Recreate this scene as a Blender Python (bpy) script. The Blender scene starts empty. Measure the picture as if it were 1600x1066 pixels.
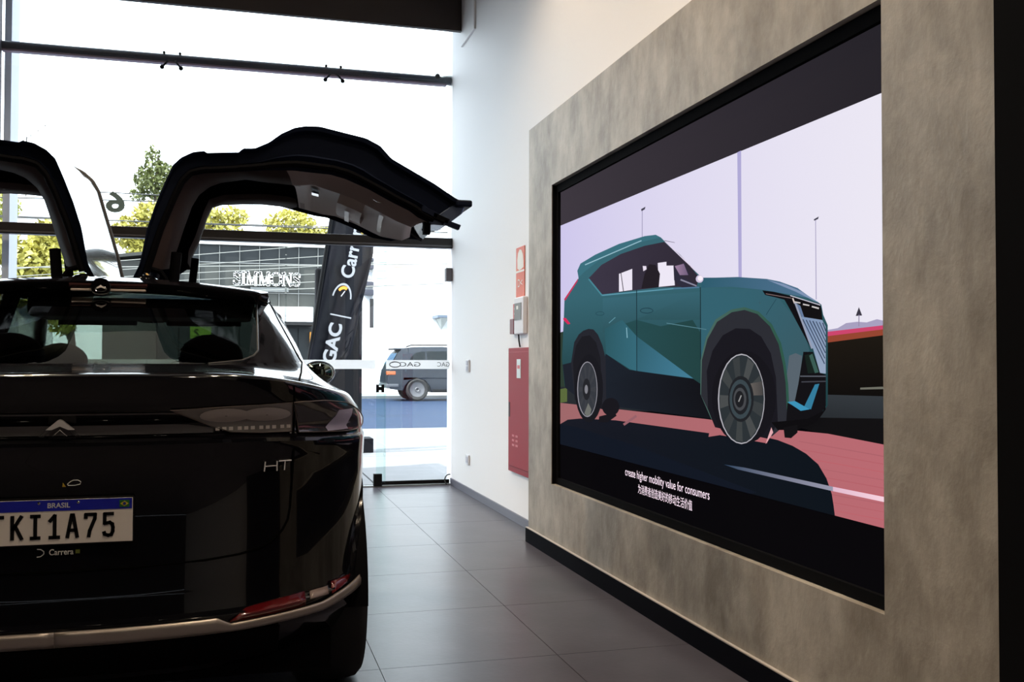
import bpy, bmesh, math, random
from mathutils import Vector, Matrix
from mathutils.geometry import tessellate_polygon
rnd = random.Random(7)
SC = bpy.context.scene
COL = SC.collection

# ------------------------------------------------------------------ camera
cam = bpy.data.cameras.new('camera')
cam.sensor_width = 36.0
cam.lens = 1525.5 / 1600 * 36.0
cam.clip_start = 0.05
cam.clip_end = 400
cam_ob = bpy.data.objects.new('camera', cam)
COL.objects.link(cam_ob)
yaw, pitch, roll = math.radians(15.55), math.radians(1.265), math.radians(0.128)
fw = Vector((math.sin(yaw) * math.cos(pitch), math.cos(yaw) * math.cos(pitch), math.sin(pitch)))
rt = Vector((math.cos(yaw), -math.sin(yaw), 0))
up = rt.cross(fw)
rt, up = math.cos(roll) * rt + math.sin(roll) * up, -math.sin(roll) * rt + math.cos(roll) * up
cam_ob.matrix_world = Matrix(((rt.x, up.x, -fw.x, 0), (rt.y, up.y, -fw.y, 0), (rt.z, up.z, -fw.z, 1.2), (0, 0, 0, 1)))
SC.camera = cam_ob

# ------------------------------------------------------------------ world, sun, exposure
world = bpy.data.worlds.new('sky')
SC.world = world
world.use_nodes = True
bg = world.node_tree.nodes['Background']
bg.inputs[0].default_value = (0.82, 0.90, 1.0, 1)
bg.inputs[1].default_value = 4.4
sun = bpy.data.lights.new('sun', 'SUN')
sun.energy = 10.5
sun.angle = 0.009
sun.color = (1.0, 0.97, 0.91)
sun_ob = bpy.data.objects.new('sun', sun)
COL.objects.link(sun_ob)
sun_ob.rotation_euler = Vector((-0.62, -0.22, 0.75)).to_track_quat('Z', 'Y').to_euler()
SC.view_settings.view_transform = 'Standard'
SC.view_settings.look = 'None'
SC.view_settings.gamma = 1.0
SC.view_settings.use_curve_mapping = False
EXPO = 0.15
SC.view_settings.exposure = EXPO

# ------------------------------------------------------------------ materials
def lin(c):
    c = c / 255.0
    return c / 12.92 if c <= 0.04045 else ((c + 0.055) / 1.055) ** 2.4
def rgb(r, g, b):
    return (lin(r), lin(g), lin(b), 1)
MATS = {}
def mat(name, col, rough=0.5, metal=0.0, coat=0.0, emit=0.0, noise=0.0, nscale=8.0, bump=0.0, bscale=None, stretch=(1, 1, 1), spec=0.5, sheen=0.0):
    if name in MATS:
        return MATS[name]
    m = bpy.data.materials.new(name)
    m.use_nodes = True
    nt = m.node_tree
    p = nt.nodes['Principled BSDF']
    p.inputs['Base Color'].default_value = col
    p.inputs['Roughness'].default_value = rough
    p.inputs['Metallic'].default_value = metal
    p.inputs['Coat Weight'].default_value = coat
    p.inputs['Coat Roughness'].default_value = 0.02
    p.inputs['Specular IOR Level'].default_value = spec
    if emit:
        p.inputs['Emission Color'].default_value = col
        p.inputs['Emission Strength'].default_value = emit
    if noise or bump:
        tc = nt.nodes.new('ShaderNodeTexCoord')
        mp = nt.nodes.new('ShaderNodeMapping')
        mp.inputs['Scale'].default_value = stretch
        nt.links.new(tc.outputs['Object'], mp.inputs['Vector'])
        nz = nt.nodes.new('ShaderNodeTexNoise')
        nz.inputs['Scale'].default_value = nscale
        nz.inputs['Detail'].default_value = 8
        nz.inputs['Roughness'].default_value = 0.62
        nt.links.new(mp.outputs['Vector'], nz.inputs['Vector'])
        if noise:
            cr = nt.nodes.new('ShaderNodeValToRGB')
            cr.color_ramp.elements[0].position = 0.3
            cr.color_ramp.elements[1].position = 0.72
            cr.color_ramp.elements[0].color = tuple(x * (1 - noise) for x in col[:3]) + (1,)
            cr.color_ramp.elements[1].color = tuple(min(1, x * (1 + noise)) for x in col[:3]) + (1,)
            nt.links.new(nz.outputs['Fac'], cr.inputs['Fac'])
            nt.links.new(cr.outputs['Color'], p.inputs['Base Color'])
        if bump:
            nb = nz
            if bscale:
                nb = nt.nodes.new('ShaderNodeTexNoise')
                nb.inputs['Scale'].default_value = bscale
                nb.inputs['Detail'].default_value = 6
                nt.links.new(mp.outputs['Vector'], nb.inputs['Vector'])
            bp = nt.nodes.new('ShaderNodeBump')
            bp.inputs['Strength'].default_value = bump
            bp.inputs['Distance'].default_value = 0.02
            nt.links.new(nb.outputs['Fac'], bp.inputs['Height'])
            nt.links.new(bp.outputs['Normal'], p.inputs['Normal'])
    MATS[name] = m
    return m
def glass(name, tint, ior=1.5, rough=0.0, refl=1.0):
    if name in MATS:
        return MATS[name]
    m = bpy.data.materials.new(name)
    m.use_nodes = True
    nt = m.node_tree
    for n in list(nt.nodes):
        nt.nodes.remove(n)
    out = nt.nodes.new('ShaderNodeOutputMaterial')
    mix = nt.nodes.new('ShaderNodeMixShader')
    tr = nt.nodes.new('ShaderNodeBsdfTransparent')
    tr.inputs[0].default_value = tint
    gl = nt.nodes.new('ShaderNodeBsdfGlossy')
    gl.inputs['Roughness'].default_value = rough
    gl.inputs['Color'].default_value = (refl, refl, refl, 1)
    f0 = ((ior - 1) / (ior + 1)) ** 2          # Schlick, the same from both sides of the thin sheet
    lw = nt.nodes.new('ShaderNodeLayerWeight')
    lw.inputs['Blend'].default_value = 0.5
    pw = nt.nodes.new('ShaderNodeMath')
    pw.operation = 'POWER'
    pw.inputs[1].default_value = 5.0
    ma = nt.nodes.new('ShaderNodeMath')
    ma.operation = 'MULTIPLY_ADD'
    ma.inputs[1].default_value = 1 - f0
    ma.inputs[2].default_value = f0
    nt.links.new(lw.outputs['Facing'], pw.inputs[0])
    nt.links.new(pw.outputs[0], ma.inputs[0])
    nt.links.new(ma.outputs[0], mix.inputs[0])
    nt.links.new(tr.outputs[0], mix.inputs[1])
    nt.links.new(gl.outputs[0], mix.inputs[2])
    nt.links.new(mix.outputs[0], out.inputs[0])
    MATS[name] = m
    return m
def translucent(name, col, op=0.5):
    m = bpy.data.materials.new(name)
    m.use_nodes = True
    nt = m.node_tree
    p = nt.nodes['Principled BSDF']
    p.inputs['Base Color'].default_value = col
    p.inputs['Roughness'].default_value = 0.7
    tl = nt.nodes.new('ShaderNodeBsdfTranslucent')
    tl.inputs[0].default_value = col
    mx = nt.nodes.new('ShaderNodeMixShader')
    mx.inputs[0].default_value = op
    nt.links.new(p.outputs[0], mx.inputs[1])
    nt.links.new(tl.outputs[0], mx.inputs[2])
    nt.links.new(mx.outputs[0], nt.nodes['Material Output'].inputs[0])
    MATS[name] = m
    return m
def vmat(name, gain=1.0):
    """emissive pixels of the video wall, colour from the mesh's colour attribute"""
    m = bpy.data.materials.new(name)
    m.use_nodes = True
    nt = m.node_tree
    p = nt.nodes['Principled BSDF']
    a = nt.nodes.new('ShaderNodeAttribute')
    a.attribute_name = 'Col'
    p.inputs['Base Color'].default_value = (0.002, 0.002, 0.002, 1)
    p.inputs['Roughness'].default_value = 0.9
    p.inputs['Specular IOR Level'].default_value = 0.0
    nt.links.new(a.outputs['Color'], p.inputs['Emission Color'])
    p.inputs['Emission Strength'].default_value = gain
    return m
def concrete_mat():
    m = bpy.data.materials.new('burnt_cement')
    m.use_nodes = True
    nt = m.node_tree
    p = nt.nodes['Principled BSDF']
    tc = nt.nodes.new('ShaderNodeTexCoord')
    def nz(scale, st, det=8, dist=0.0):
        mp = nt.nodes.new('ShaderNodeMapping')
        mp.inputs['Scale'].default_value = st
        nt.links.new(tc.outputs['Object'], mp.inputs['Vector'])
        n = nt.nodes.new('ShaderNodeTexNoise')
        n.inputs['Scale'].default_value = scale
        n.inputs['Detail'].default_value = det
        n.inputs['Roughness'].default_value = 0.6
        n.inputs['Distortion'].default_value = dist
        nt.links.new(mp.outputs['Vector'], n.inputs['Vector'])
        return n
    a = nz(2.6, (1, 1.0, 0.8), 7, 0.2)
    b = nz(9.0, (1, 1.1, 0.6), 6, 0.1)
    mx = nt.nodes.new('ShaderNodeMix')
    mx.inputs[0].default_value = 0.45
    nt.links.new(a.outputs['Fac'], mx.inputs[2])
    nt.links.new(b.outputs['Fac'], mx.inputs[3])
    cr = nt.nodes.new('ShaderNodeValToRGB')
    e = cr.color_ramp.elements
    e[0].position, e[0].color = 0.36, (0.25, 0.218, 0.18, 1)
    e[1].position, e[1].color = 0.64, (0.51, 0.47, 0.41, 1)
    k = e.new(0.5)
    k.color = (0.385, 0.35, 0.30, 1)
    nt.links.new(mx.outputs[0], cr.inputs['Fac'])
    nt.links.new(cr.outputs['Color'], p.inputs['Base Color'])
    p.inputs['Roughness'].default_value = 0.55
    t1 = nz(4.2, (1, 1.0, 0.85), 6, 0.15)       # trowel marks
    cr2 = nt.nodes.new('ShaderNodeValToRGB')
    cr2.color_ramp.elements[0].position, cr2.color_ramp.elements[0].color = 0.42, (0.80, 0.78, 0.76, 1)
    cr2.color_ramp.elements[1].position, cr2.color_ramp.elements[1].color = 0.60, (1.06, 1.05, 1.04, 1)
    mm = nt.nodes.new('ShaderNodeMix')
    mm.data_type = 'RGBA'
    mm.blend_type = 'MULTIPLY'
    mm.inputs[0].default_value = 0.5
    nt.links.new(t1.outputs['Fac'], cr2.inputs['Fac'])
    nt.links.new(cr.outputs['Color'], mm.inputs[6])
    nt.links.new(cr2.outputs['Color'], mm.inputs[7])
    nt.links.new(mm.outputs[2], p.inputs['Base Color'])
    bp = nt.nodes.new('ShaderNodeBump')
    bp.inputs['Strength'].default_value = 0.4
    bp.inputs['Distance'].default_value = 0.015
    c = nz(7.0, (1, 1.0, 0.7), 7, 0.2)
    nt.links.new(c.outputs['Fac'], bp.inputs['Height'])
    nt.links.new(bp.outputs['Normal'], p.inputs['Normal'])
    return m

# ------------------------------------------------------------------ mesh helpers
def link(name, me, m, parent=None):
    o = bpy.data.objects.new(name, me)
    COL.objects.link(o)
    if m is not None:
        me.materials.append(m)
    if parent is not None:
        o.parent = parent
    return o
def mesh(name, vs, fs, m, parent=None, smooth=False, angle=None):
    me = bpy.data.meshes.new(name)
    me.from_pydata([tuple(v) for v in vs], [], fs)
    bm = bmesh.new()
    bm.from_mesh(me)
    bmesh.ops.recalc_face_normals(bm, faces=bm.faces)
    if smooth:
        for f in bm.faces:
            f.smooth = True
        if angle:
            for e in bm.edges:
                if len(e.link_faces) == 2 and e.calc_face_angle(0) > math.radians(angle):
                    e.smooth = False
    bm.to_mesh(me)
    bm.free()
    return link(name, me, m, parent)
def box_data(x0, x1, y0, y1, z0, z1, base=0):
    v = [(x0, y0, z0), (x1, y0, z0), (x1, y1, z0), (x0, y1, z0), (x0, y0, z1), (x1, y0, z1), (x1, y1, z1), (x0, y1, z1)]
    f = [(0, 3, 2, 1), (4, 5, 6, 7), (0, 1, 5, 4), (1, 2, 6, 5), (2, 3, 7, 6), (3, 0, 4, 7)]
    return v, [tuple(i + base for i in q) for q in f]
def box(name, x0, x1, y0, y1, z0, z1, m, parent=None, bevel=0.0):
    v, f = box_data(min(x0, x1), max(x0, x1), min(y0, y1), max(y0, y1), min(z0, z1), max(z0, z1))
    o = mesh(name, v, f, m, parent)
    if bevel:
        b = o.modifiers.new('bevel', 'BEVEL')
        b.width = bevel
        b.segments = 2
    return o
def boxes(name, lst, m, parent=None, bevel=0.0):
    vs, fs = [], []
    for b in lst:
        v, f = box_data(*b, base=len(vs))
        vs += v
        fs += f
    o = mesh(name, vs, fs, m, parent)
    if bevel:
        bb = o.modifiers.new('bevel', 'BEVEL')
        bb.width = bevel
    return o
def tube_data(path, r, n=10, base=0, closed=False):
    path = [Vector(p) for p in path]
    rs = r if isinstance(r, (list, tuple)) else [r] * len(path)
    vs, fs = [], []
    ref = None
    for i, p in enumerate(path):
        a = path[i - 1] if (i or closed) else path[0]
        b = path[(i + 1) % len(path)] if (i < len(path) - 1 or closed) else path[-1]
        t = (b - a).normalized()
        if ref is None:
            ref = Vector((0, 0, 1)) if abs(t.z) < 0.9 else Vector((1, 0, 0))
        x = t.cross(ref).normalized()
        y = x.cross(t).normalized()
        ref = y
        for k in range(n):
            an = 2 * math.pi * k / n
            vs.append(p + (x * math.cos(an) + y * math.sin(an)) * rs[i])
    L = len(path)
    for i in range(L if closed else L - 1):
        for k in range(n):
            fs.append((base + i * n + k, base + i * n + (k + 1) % n, base + ((i + 1) % L) * n + (k + 1) % n, base + ((i + 1) % L) * n + k))
    if not closed:
        fs.append(tuple(base + k for k in range(n)))
        fs.append(tuple(base + (L - 1) * n + k for k in range(n)))
    return vs, fs
def tube(name, path, r, m, parent=None, n=10, closed=False):
    v, f = tube_data(path, r, n, 0, closed)
    return mesh(name, v, f, m, parent, True, 40)
def grid_data(rows, base=0, wrap=False):
    vs, fs = [], []
    n = len(rows[0])
    for r in rows:
        vs += [tuple(p) for p in r]
    for i in range(len(rows) - 1):
        for j in range(n if wrap else n - 1):
            j2 = (j + 1) % n
            fs.append((base + i * n + j, base + i * n + j2, base + (i + 1) * n + j2, base + (i + 1) * n + j))
    return vs, fs
def grid(name, rows, m, parent=None, thick=0.0, angle=40, wrap=False):
    v, f = grid_data(rows, 0, wrap)
    o = mesh(name, v, f, m, parent, True, angle)
    if thick:
        s = o.modifiers.new('solidify', 'SOLIDIFY')
        s.thickness = abs(thick)
        s.offset = 1 if thick > 0 else -1
    return o
def prism(name, poly, fn, d0, d1, m, parent=None, bevel=0.0, smooth=False):
    """extrude the 2-D polygon between depths d0 and d1; fn(a, b, d) gives the 3-D point"""
    n = len(poly)
    vs = [fn(a, b, d0) for a, b in poly] + [fn(a, b, d1) for a, b in poly]
    tris = tessellate_polygon([[Vector((a, b, 0)) for a, b in poly]])
    fs = [tuple(t) for t in tris] + [tuple(i + n for i in reversed(t)) for t in tris]
    fs += [(i, (i + 1) % n, n + (i + 1) % n, n + i) for i in range(n)]
    o = mesh(name, vs, fs, m, parent, smooth, 30 if smooth else None)
    if bevel:
        b = o.modifiers.new('bevel', 'BEVEL')
        b.width = bevel
        b.segments = 2
        b.limit_method = 'ANGLE'
    return o
XZ = lambda a, b, d: (a, d, b)
YZ = lambda a, b, d: (d, a, b)
def lathe(name, prof, fn, m, parent=None, n=32, angle=40):
    """prof: (radius, axial) pairs; fn(radius*cos, radius*sin, axial) gives the 3-D point"""
    rows = [[fn(r * math.cos(2 * math.pi * k / n), r * math.sin(2 * math.pi * k / n), a) for k in range(n)] for r, a in prof]
    return grid(name, rows, m, parent, 0, angle, True)
def ell(name, c, r, m, parent=None, n=16, k=10, fn=None):
    rows = []
    for i in range(k + 1):
        t = math.pi * i / k
        rows.append([(c[0] + r[0] * math.sin(t) * math.cos(2 * math.pi * j / n), c[1] + r[1] * math.sin(t) * math.sin(2 * math.pi * j / n), c[2] + r[2] * math.cos(t)) for j in range(n)])
    if fn:
        rows = [[fn(*p) for p in q] for q in rows]
    return grid(name, rows, m, parent, 0, 60, True)
def text(name, s, size, M, m, parent=None, ext=0.0, sx=1.0, align='CENTER', shear=0.0, bold=0.0, space=1.0, post=None):
    cu = bpy.data.curves.new(name, 'FONT')
    cu.body = s
    cu.size = size
    cu.align_x = align
    cu.align_y = 'CENTER'
    cu.extrude = ext
    cu.shear = shear
    cu.offset = bold
    cu.space_character = space
    cu.resolution_u = 4
    t = bpy.data.objects.new(name, cu)
    COL.objects.link(t)
    dg = bpy.context.evaluated_depsgraph_get()
    me = bpy.data.meshes.new_from_object(t.evaluated_get(dg))
    bpy.data.objects.remove(t)
    for v in me.vertices:
        p = M @ Vector((v.co.x * sx, v.co.y, v.co.z))
        v.co = post(p) if post else p
    me.materials.clear()
    o = link(name, me, m, parent)
    return o
def frame(o, x, y):
    x = Vector(x).normalized()
    y = Vector(y).normalized()
    z = x.cross(y)
    return Matrix(((x.x, y.x, z.x, o[0]), (x.y, y.y, z.y, o[1]), (x.z, y.z, z.z, o[2]), (0, 0, 0, 1)))
def strokes(name, segs, a0, b0, sw, sh, th, fn, d0, d1, m, parent=None):
    """letter made of thick strokes; segs are polylines in a unit box placed at (a0, b0) with size (sw, sh)"""
    vs, fs = [], []
    for s in segs:
        t = th
        if isinstance(s[0], (int, float)):
            t, s = th * s[0], s[1:]
        for (x1, y1), (x2, y2) in zip(s, s[1:]):
            A = Vector((a0 + x1 * sw, b0 + y1 * sh))
            B = Vector((a0 + x2 * sw, b0 + y2 * sh))
            d = (B - A).normalized() * t / 2
            n = Vector((-d.y, d.x))
            A, B = A - d * 0.7, B + d * 0.7
            q = [A + n, B + n, B - n, A - n]
            i = len(vs)
            vs += [fn(p.x, p.y, d0) for p in q] + [fn(p.x, p.y, d1) for p in q]
            fs += [tuple(i + k for k in f) for f in ((0, 1, 2, 3), (4, 5, 6, 7), (0, 1, 5, 4), (1, 2, 6, 5), (2, 3, 7, 6), (3, 0, 4, 7))]
    return mesh(name, vs, fs, m, parent)
def tag(o, label, cat, group=None):
    o['label'] = label
    o['category'] = cat
    if group:
        o['group'] = group
    return o
def thing(name, label, cat, group=None, loc=(0, 0, 0)):
    o = bpy.data.objects.new(name, None)
    COL.objects.link(o)
    o.location = loc
    o.empty_display_size = 0.1
    return tag(o, label, cat, group)
def struct(o, label=None):
    o['kind'] = 'structure'
    if label:
        o['label'] = label
    return o
def sroot(name, label=None):
    o = bpy.data.objects.new(name, None)
    COL.objects.link(o)
    return struct(o, label)
def pl(f, *pts):
    """piecewise-linear lookup"""
    if f <= pts[0][0]:
        return pts[0][1]
    for (a, b), (c, d) in zip(pts, pts[1:]):
        if f <= c:
            return b + (d - b) * (f - a) / (c - a)
    return pts[-1][1]
LAMP = 185.0

# ------------------------------------------------------------------ common materials
white = mat('white_paint', (0.88, 0.87, 0.88, 1), 0.6, bump=0.03, nscale=30)
black = mat('black_satin', (0.006, 0.006, 0.007, 1), 0.5, spec=0.12)
blackm = mat('black_matt', (0.006, 0.006, 0.007, 1), 0.9, spec=0.03)
cement = concrete_mat()
base_dark = mat('dark_skirting', (0.004, 0.004, 0.007, 1), 0.7, spec=0.03)
base_grey = mat('grey_skirting', (0.12, 0.12, 0.16, 1), 0.4)
tile_m = mat('grey_porcelain', (0.078, 0.073, 0.090, 1), 0.29, spec=0.17, noise=0.16, nscale=3.5, bump=0.02, bscale=40)
grout_m = mat('grout', (0.05, 0.045, 0.045, 1), 0.8)
grout_l = mat('grout_light', (0.30, 0.28, 0.26, 1), 0.8)
alu_dark = mat('dark_aluminium', (0.018, 0.016, 0.016, 1), 0.35, metal=0.3)
blue_dark = mat('navy_steel', (0.004, 0.008, 0.028, 1), 0.35)
chrome = mat('chrome', (0.75, 0.75, 0.76, 1), 0.12, metal=1.0)
pane_m = glass('clear_glass', (0.96, 0.985, 0.975, 1), 1.45)

XW, XC, YG = 2.01, 1.87, 9.46       # white wall plane, cement face, glazing plane
# ------------------------------------------------------------------ room shell
floor = struct(box('floor', -7.0, XW + 0.25, -4.5, YG + 0.05, -0.12, -0.004, grout_m), 'large grey porcelain tile floor of the showroom')
tx = [1.265 + 0.73 * k for k in range(-10, 2)]
ty = [3.84 + 0.84 * k for k in range(-9, 7)] + [9.46]
tmeshes = {}
def tile_mesh(w, d):
    key = (round(w, 3), round(d, 3))
    if key not in tmeshes:
        me = bpy.data.meshes.new('tile')
        v, f = box_data(0, w, 0, d, -0.012, 0.0)
        me.from_pydata(v, [], f)
        me.materials.append(tile_m)
        tmeshes[key] = me
    return tmeshes[key]
for i in range(len(tx) - 1):
    for j in range(len(ty) - 1):
        x0, x1 = tx[i] + 0.0015, min(tx[i + 1], XW) - 0.0015
        y0, y1 = ty[j] + 0.0015, ty[j + 1] - 0.0015
        if x1 - x0 < 0.05 or y1 - y0 < 0.05:
            continue
        o = bpy.data.objects.new('tile', tile_mesh(x1 - x0, y1 - y0))
        COL.objects.link(o)
        o.location = (x0, y0, 0)
        o.parent = floor
struct(box('wall_right', XW, XW + 0.25, 6.0, YG + 0.2, 0, 5.0, white), 'white painted side wall beside the glass front')
# upper white wall above and behind the cement panel
struct(box('wall_right_upper', XW, XW + 0.25, -4.5, 6.0, 0, 5.0, white), 'white upper side wall above the cement panel')
# cement feature wall with the opening for the screen
SY0, SY1, SZ0, SZ1 = 2.54, 5.80, 0.445, 2.312
CY0, CY1, CZ = 2.056, 6.30, 2.77
def ring_wall():
    xs = (XC, XW - 0.001)
    o = [(CY0, 0.0), (CY1, 0.0), (CY1, CZ), (CY0, CZ)]
    i = [(SY0, SZ0), (SY1, SZ0), (SY1, SZ1), (SY0, SZ1)]
    vs = [(x, a, b) for x in xs for q in (o, i) for a, b in q]
    fs = []
    for k in range(4):
        n = (k + 1) % 4
        fs += [(k, n, 4 + n, 4 + k), (8 + k, 8 + n, 12 + n, 12 + k), (k, n, 8 + n, 8 + k), (4 + k, 4 + n, 12 + n, 12 + k)]
    return vs, fs
v, f = ring_wall()
struct(mesh('wall_right_cement', v, f, cement), 'burnt cement feature wall framing the video screen')
struct(box('wall_right_column', 1.845, XW - 0.002, 0.9, CY0 - 0.003, 0, 5.0, blackm), 'black column at the near end of the cement wall')
struct(box('baseboard_right', XW - 0.014, XW - 0.001, CY1 + 0.02, YG - 0.03, 0.0, 0.066, base_grey), 'grey skirting along the white wall')
struct(box('baseboard_cement', XC - 0.016, XC - 0.001, CY0, CY1 + 0.016, 0.0, 0.094, base_dark), 'dark skirting under the cement wall')
struct(box('trim_1', XC - 0.016, XC - 0.001, CY0, CY1 + 0.016, 0.0945, 0.099, mat('skirting_edge', (0.5, 0.46, 0.42, 1), 0.5)), 'pale edge on top of the dark skirting')
struct(box('trim_2', XW - 0.02, XW - 0.001, 8.45, 8.985, 4.19, 5.0, white), 'white pier under the ceiling beside the dark beam')
ceil_m = mat('ceiling_paint', (0.62, 0.53, 0.43, 1), 0.7)
ceil_d = mat('ceiling_black', (0.03, 0.028, 0.027, 1), 0.8, spec=0.1)
struct(box('ceiling', -7.0, XW + 0.25, 5.2, 8.1, 5.0, 5.2, ceil_m), 'warm painted front bay of the showroom ceiling')
struct(box('ceiling_back', -7.0, XW + 0.25, -4.5, 5.199, 5.0, 5.2, ceil_d), 'unseen rear bay of the showroom ceiling, darkened to dim car reflections')  # unseen bay made dark to cut reflections in the car tail
struct(box('ceiling_front', -7.0, XW + 0.25, 8.101, 9.6, 5.0, 5.2, ceil_d), 'dark strip of ceiling over the glass front')
struct(box('ceiling_beam', -7.0, XW - 0.001, 8.95, 9.0, 4.33, 4.999, mat('brown_beam', (0.035, 0.024, 0.022, 1), 0.5)), 'dark brown beam above the glass front')
dim = mat('dark_wall', (0.02, 0.019, 0.02, 1), 0.8, spec=0.1)
struct(box('wall_back', -7.0, XW + 0.25, -4.7, -4.502, 0, 5.2, dim), 'back wall of the showroom')
struct(box('wall_left', -7.2, -7.002, -4.5, YG, 0, 5.2, dim), 'left wall of the showroom')
struct(box('wall_front_upper', -7.0, XW + 0.25, 9.40, 9.6, 4.72, 4.999, dim), 'wall strip above the glazing')

# ------------------------------------------------------------------ glass front
win = sroot('window_1', 'tall glass shopfront with a dark transom bar')
win2 = sroot('window_2', 'unseen glass shopfront left of the dark post, added for daylight')  # unseen glazing added beyond the post to let in more daylight
box('upper_pane', -2.06, 0.42, YG - 0.006, YG + 0.006, 2.43, 4.72, pane_m, win)
box('upper_pane', 0.424, XW - 0.002, YG - 0.006, YG + 0.006, 2.43, 4.72, pane_m, win)
for a, b in ((-2.06, -0.82), (-0.816, 0.41), (0.414, 1.262)):
    box('lower_pane', a, b, YG - 0.006, YG + 0.006, 0.012, 2.32, pane_m, win)
box('glass_fin', 0.41, 0.418, YG + 0.007, YG + 0.16, 0.012, 2.32, pane_m, win)
tr = box('transom', -2.06, XW - 0.002, YG - 0.045, YG + 0.045, 2.325, 2.425, alu_dark, win, 0.004)
box('transom_bead', -2.06, XW - 0.004, YG - 0.055, YG - 0.0455, 2.336, 2.352, mat('bead', (0.12, 0.12, 0.13, 1), 0.3, metal=0.6), tr)
box('post', -2.14, -2.065, YG - 0.07, YG + 0.07, 0.0, 4.99, mat('plum_post', (0.02, 0.008, 0.018, 1), 0.5), win)
box('sill', -2.06, XW - 0.015, YG - 0.03, YG + 0.03, -0.003, 0.011, mat('sill_metal', (0.35, 0.38, 0.38, 1), 0.3, metal=0.7), win)
for a, b in ((-7.0, -4.6), (-4.596, -2.145)):
    box('upper_pane', a, b, YG - 0.006, YG + 0.006, 2.43, 4.72, pane_m, win2)
    box('lower_pane', a, b, YG - 0.006, YG + 0.006, 0.0, 2.32, pane_m, win2)
box('transom', -7.0, -2.145, YG - 0.045, YG + 0.045, 2.325, 2.425, alu_dark, win2)
# white frosted safety band with dark lettering that reads from the street
band_m = translucent('frosted_band', (0.75, 0.74, 0.74, 1), 0.5)
ink = mat('band_ink', (0.05, 0.05, 0.055, 1), 0.6)
bz0, bz1 = 1.135, 1.222
MT = lambda x, z, d=0.008: frame((x, YG - d, z), (-1, 0, 0), (0, 0, 1))
def ring2(name, cx, cz, rx, rz, w, y, m, parent, n=24, a0=0.0, a1=360.0, h=None):
    h = h or w
    rows = [[], []]
    for i in range(n + 1):
        a = math.radians(a0 + (a1 - a0) * i / n)
        rows[0].append((cx + rx * math.cos(a), y, cz + rz * math.sin(a)))
        rows[1].append((cx + (rx - w) * math.cos(a), y, cz + (rz - h) * math.sin(a)))
    return grid(name, rows, m, parent)
for a, b in ((-2.06, -0.82), (-0.816, 0.41), (0.414, 1.262)):
    mesh('safety_band', [(a, YG - 0.007, bz0), (b, YG - 0.007, bz0), (b, YG - 0.007, bz1), (a, YG - 0.007, bz1)], [(0, 1, 2, 3)], band_m, win)
for x in (-1.25, -0.25, 0.72):
    text('band_lettering', 'GAC', 0.062, MT(x, 1.178), ink, win, sx=1.6)
    ring2('band_logo', x - 0.30, 1.178, 0.062, 0.03, 0.009, YG - 0.008, ink, win)
    box('band_logo_bar', x - 0.34, x - 0.27, YG - 0.0082, YG - 0.0078, 1.174, 1.183, ink, win)
# mirrored street number on the upper pane
text('street_number', '6', 0.25, MT(-1.10, 2.635), translucent('number_grey', (0.055, 0.06, 0.045, 1), 0.7), win, sx=1.35, bold=0.008)
# glass door
door = sroot('door_1', 'frameless glass door with black floor rail')
box('door_pane', 1.345, XW - 0.02, YG - 0.008, YG + 0.004, 0.05, 2.315, pane_m, door)
box('side_pane', 1.266, 1.36, YG - 0.035, YG - 0.023, 0.03, 2.32, glass('green_glass', (0.86, 0.95, 0.93, 1), 1.5), door)
box('bottom_rail', 1.30, XW - 0.02, YG - 0.02, YG + 0.012, 0.014, 0.05, black, door)
box('corner_patch', 1.245, 1.325, YG - 0.045, YG + 0.01, 0.006, 0.125, black, door, 0.003)
boxes('lock', [(1.265, 1.29, YG - 0.05, YG - 0.01, 0.908, 0.985), (1.29, 1.316, YG - 0.05, YG - 0.01, 0.93, 0.962), (1.316, 1.341, YG - 0.05, YG - 0.01, 0.908, 0.985)], black, door)
box('hinge', 1.945, XW - 0.003, YG - 0.05, YG + 0.03, 2.0, 2.13, mat('hinge_grey', (0.16, 0.15, 0.17, 1), 0.4), door, 0.003)
mesh('safety_band', [(1.362, YG - 0.009, bz0), (XW - 0.022, YG - 0.009, bz0), (XW - 0.022, YG - 0.009, bz1), (1.362, YG - 0.009, bz1)], [(0, 1, 2, 3)], band_m, door)
for x in (1.60, 1.965):
    text('band_lettering', 'GAC', 0.062, MT(x if x < 1.9 else 1.93, 1.178, 0.0105), ink, door, sx=1.6 if x < 1.9 else 1.0)
ring2('band_logo', 1.45, 1.178, 0.058, 0.03, 0.009, YG - 0.0105, ink, door)
# navy support tube with glass clamps, on the street side of the upper panes
ht = thing('support_tube', 'navy horizontal tube with glass clamps high on the shopfront', 'tube')
TZ = 4.012
tube('tube', [(-2.06, YG + 0.06, TZ), (XW - 0.003, YG + 0.06, TZ)], 0.042, blue_dark, ht, 16)
box('channel', -2.06, XW - 0.05, YG + 0.025, YG + 0.095, TZ - 0.052, TZ - 0.036, mat('mauve_channel', (0.16, 0.10, 0.15, 1), 0.4), ht)
for cx in (-0.63, 0.845):
    for s in (-1, 1):
        c = tube('clamp_arm', [(cx + 0.03 * s, YG + 0.02, TZ - 0.03), (cx + 0.045 * s, YG - 0.02, TZ - 0.06), (cx + 0.075 * s, YG - 0.03, TZ - 0.10)], 0.009, black, ht, 8)
        ell('clamp_foot', (cx + 0.082 * s, YG - 0.03, TZ - 0.108), (0.021, 0.018, 0.021), black, c, 10, 6)
        ell('clamp_pin', (cx + 0.07 * s, YG + 0.03, TZ + 0.045), (0.014, 0.014, 0.014), black, ht, 10, 6)
ell('end_knob', (1.865, YG + 0.02, TZ + 0.03), (0.026, 0.022, 0.026), black, ht, 12, 8)
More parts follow.
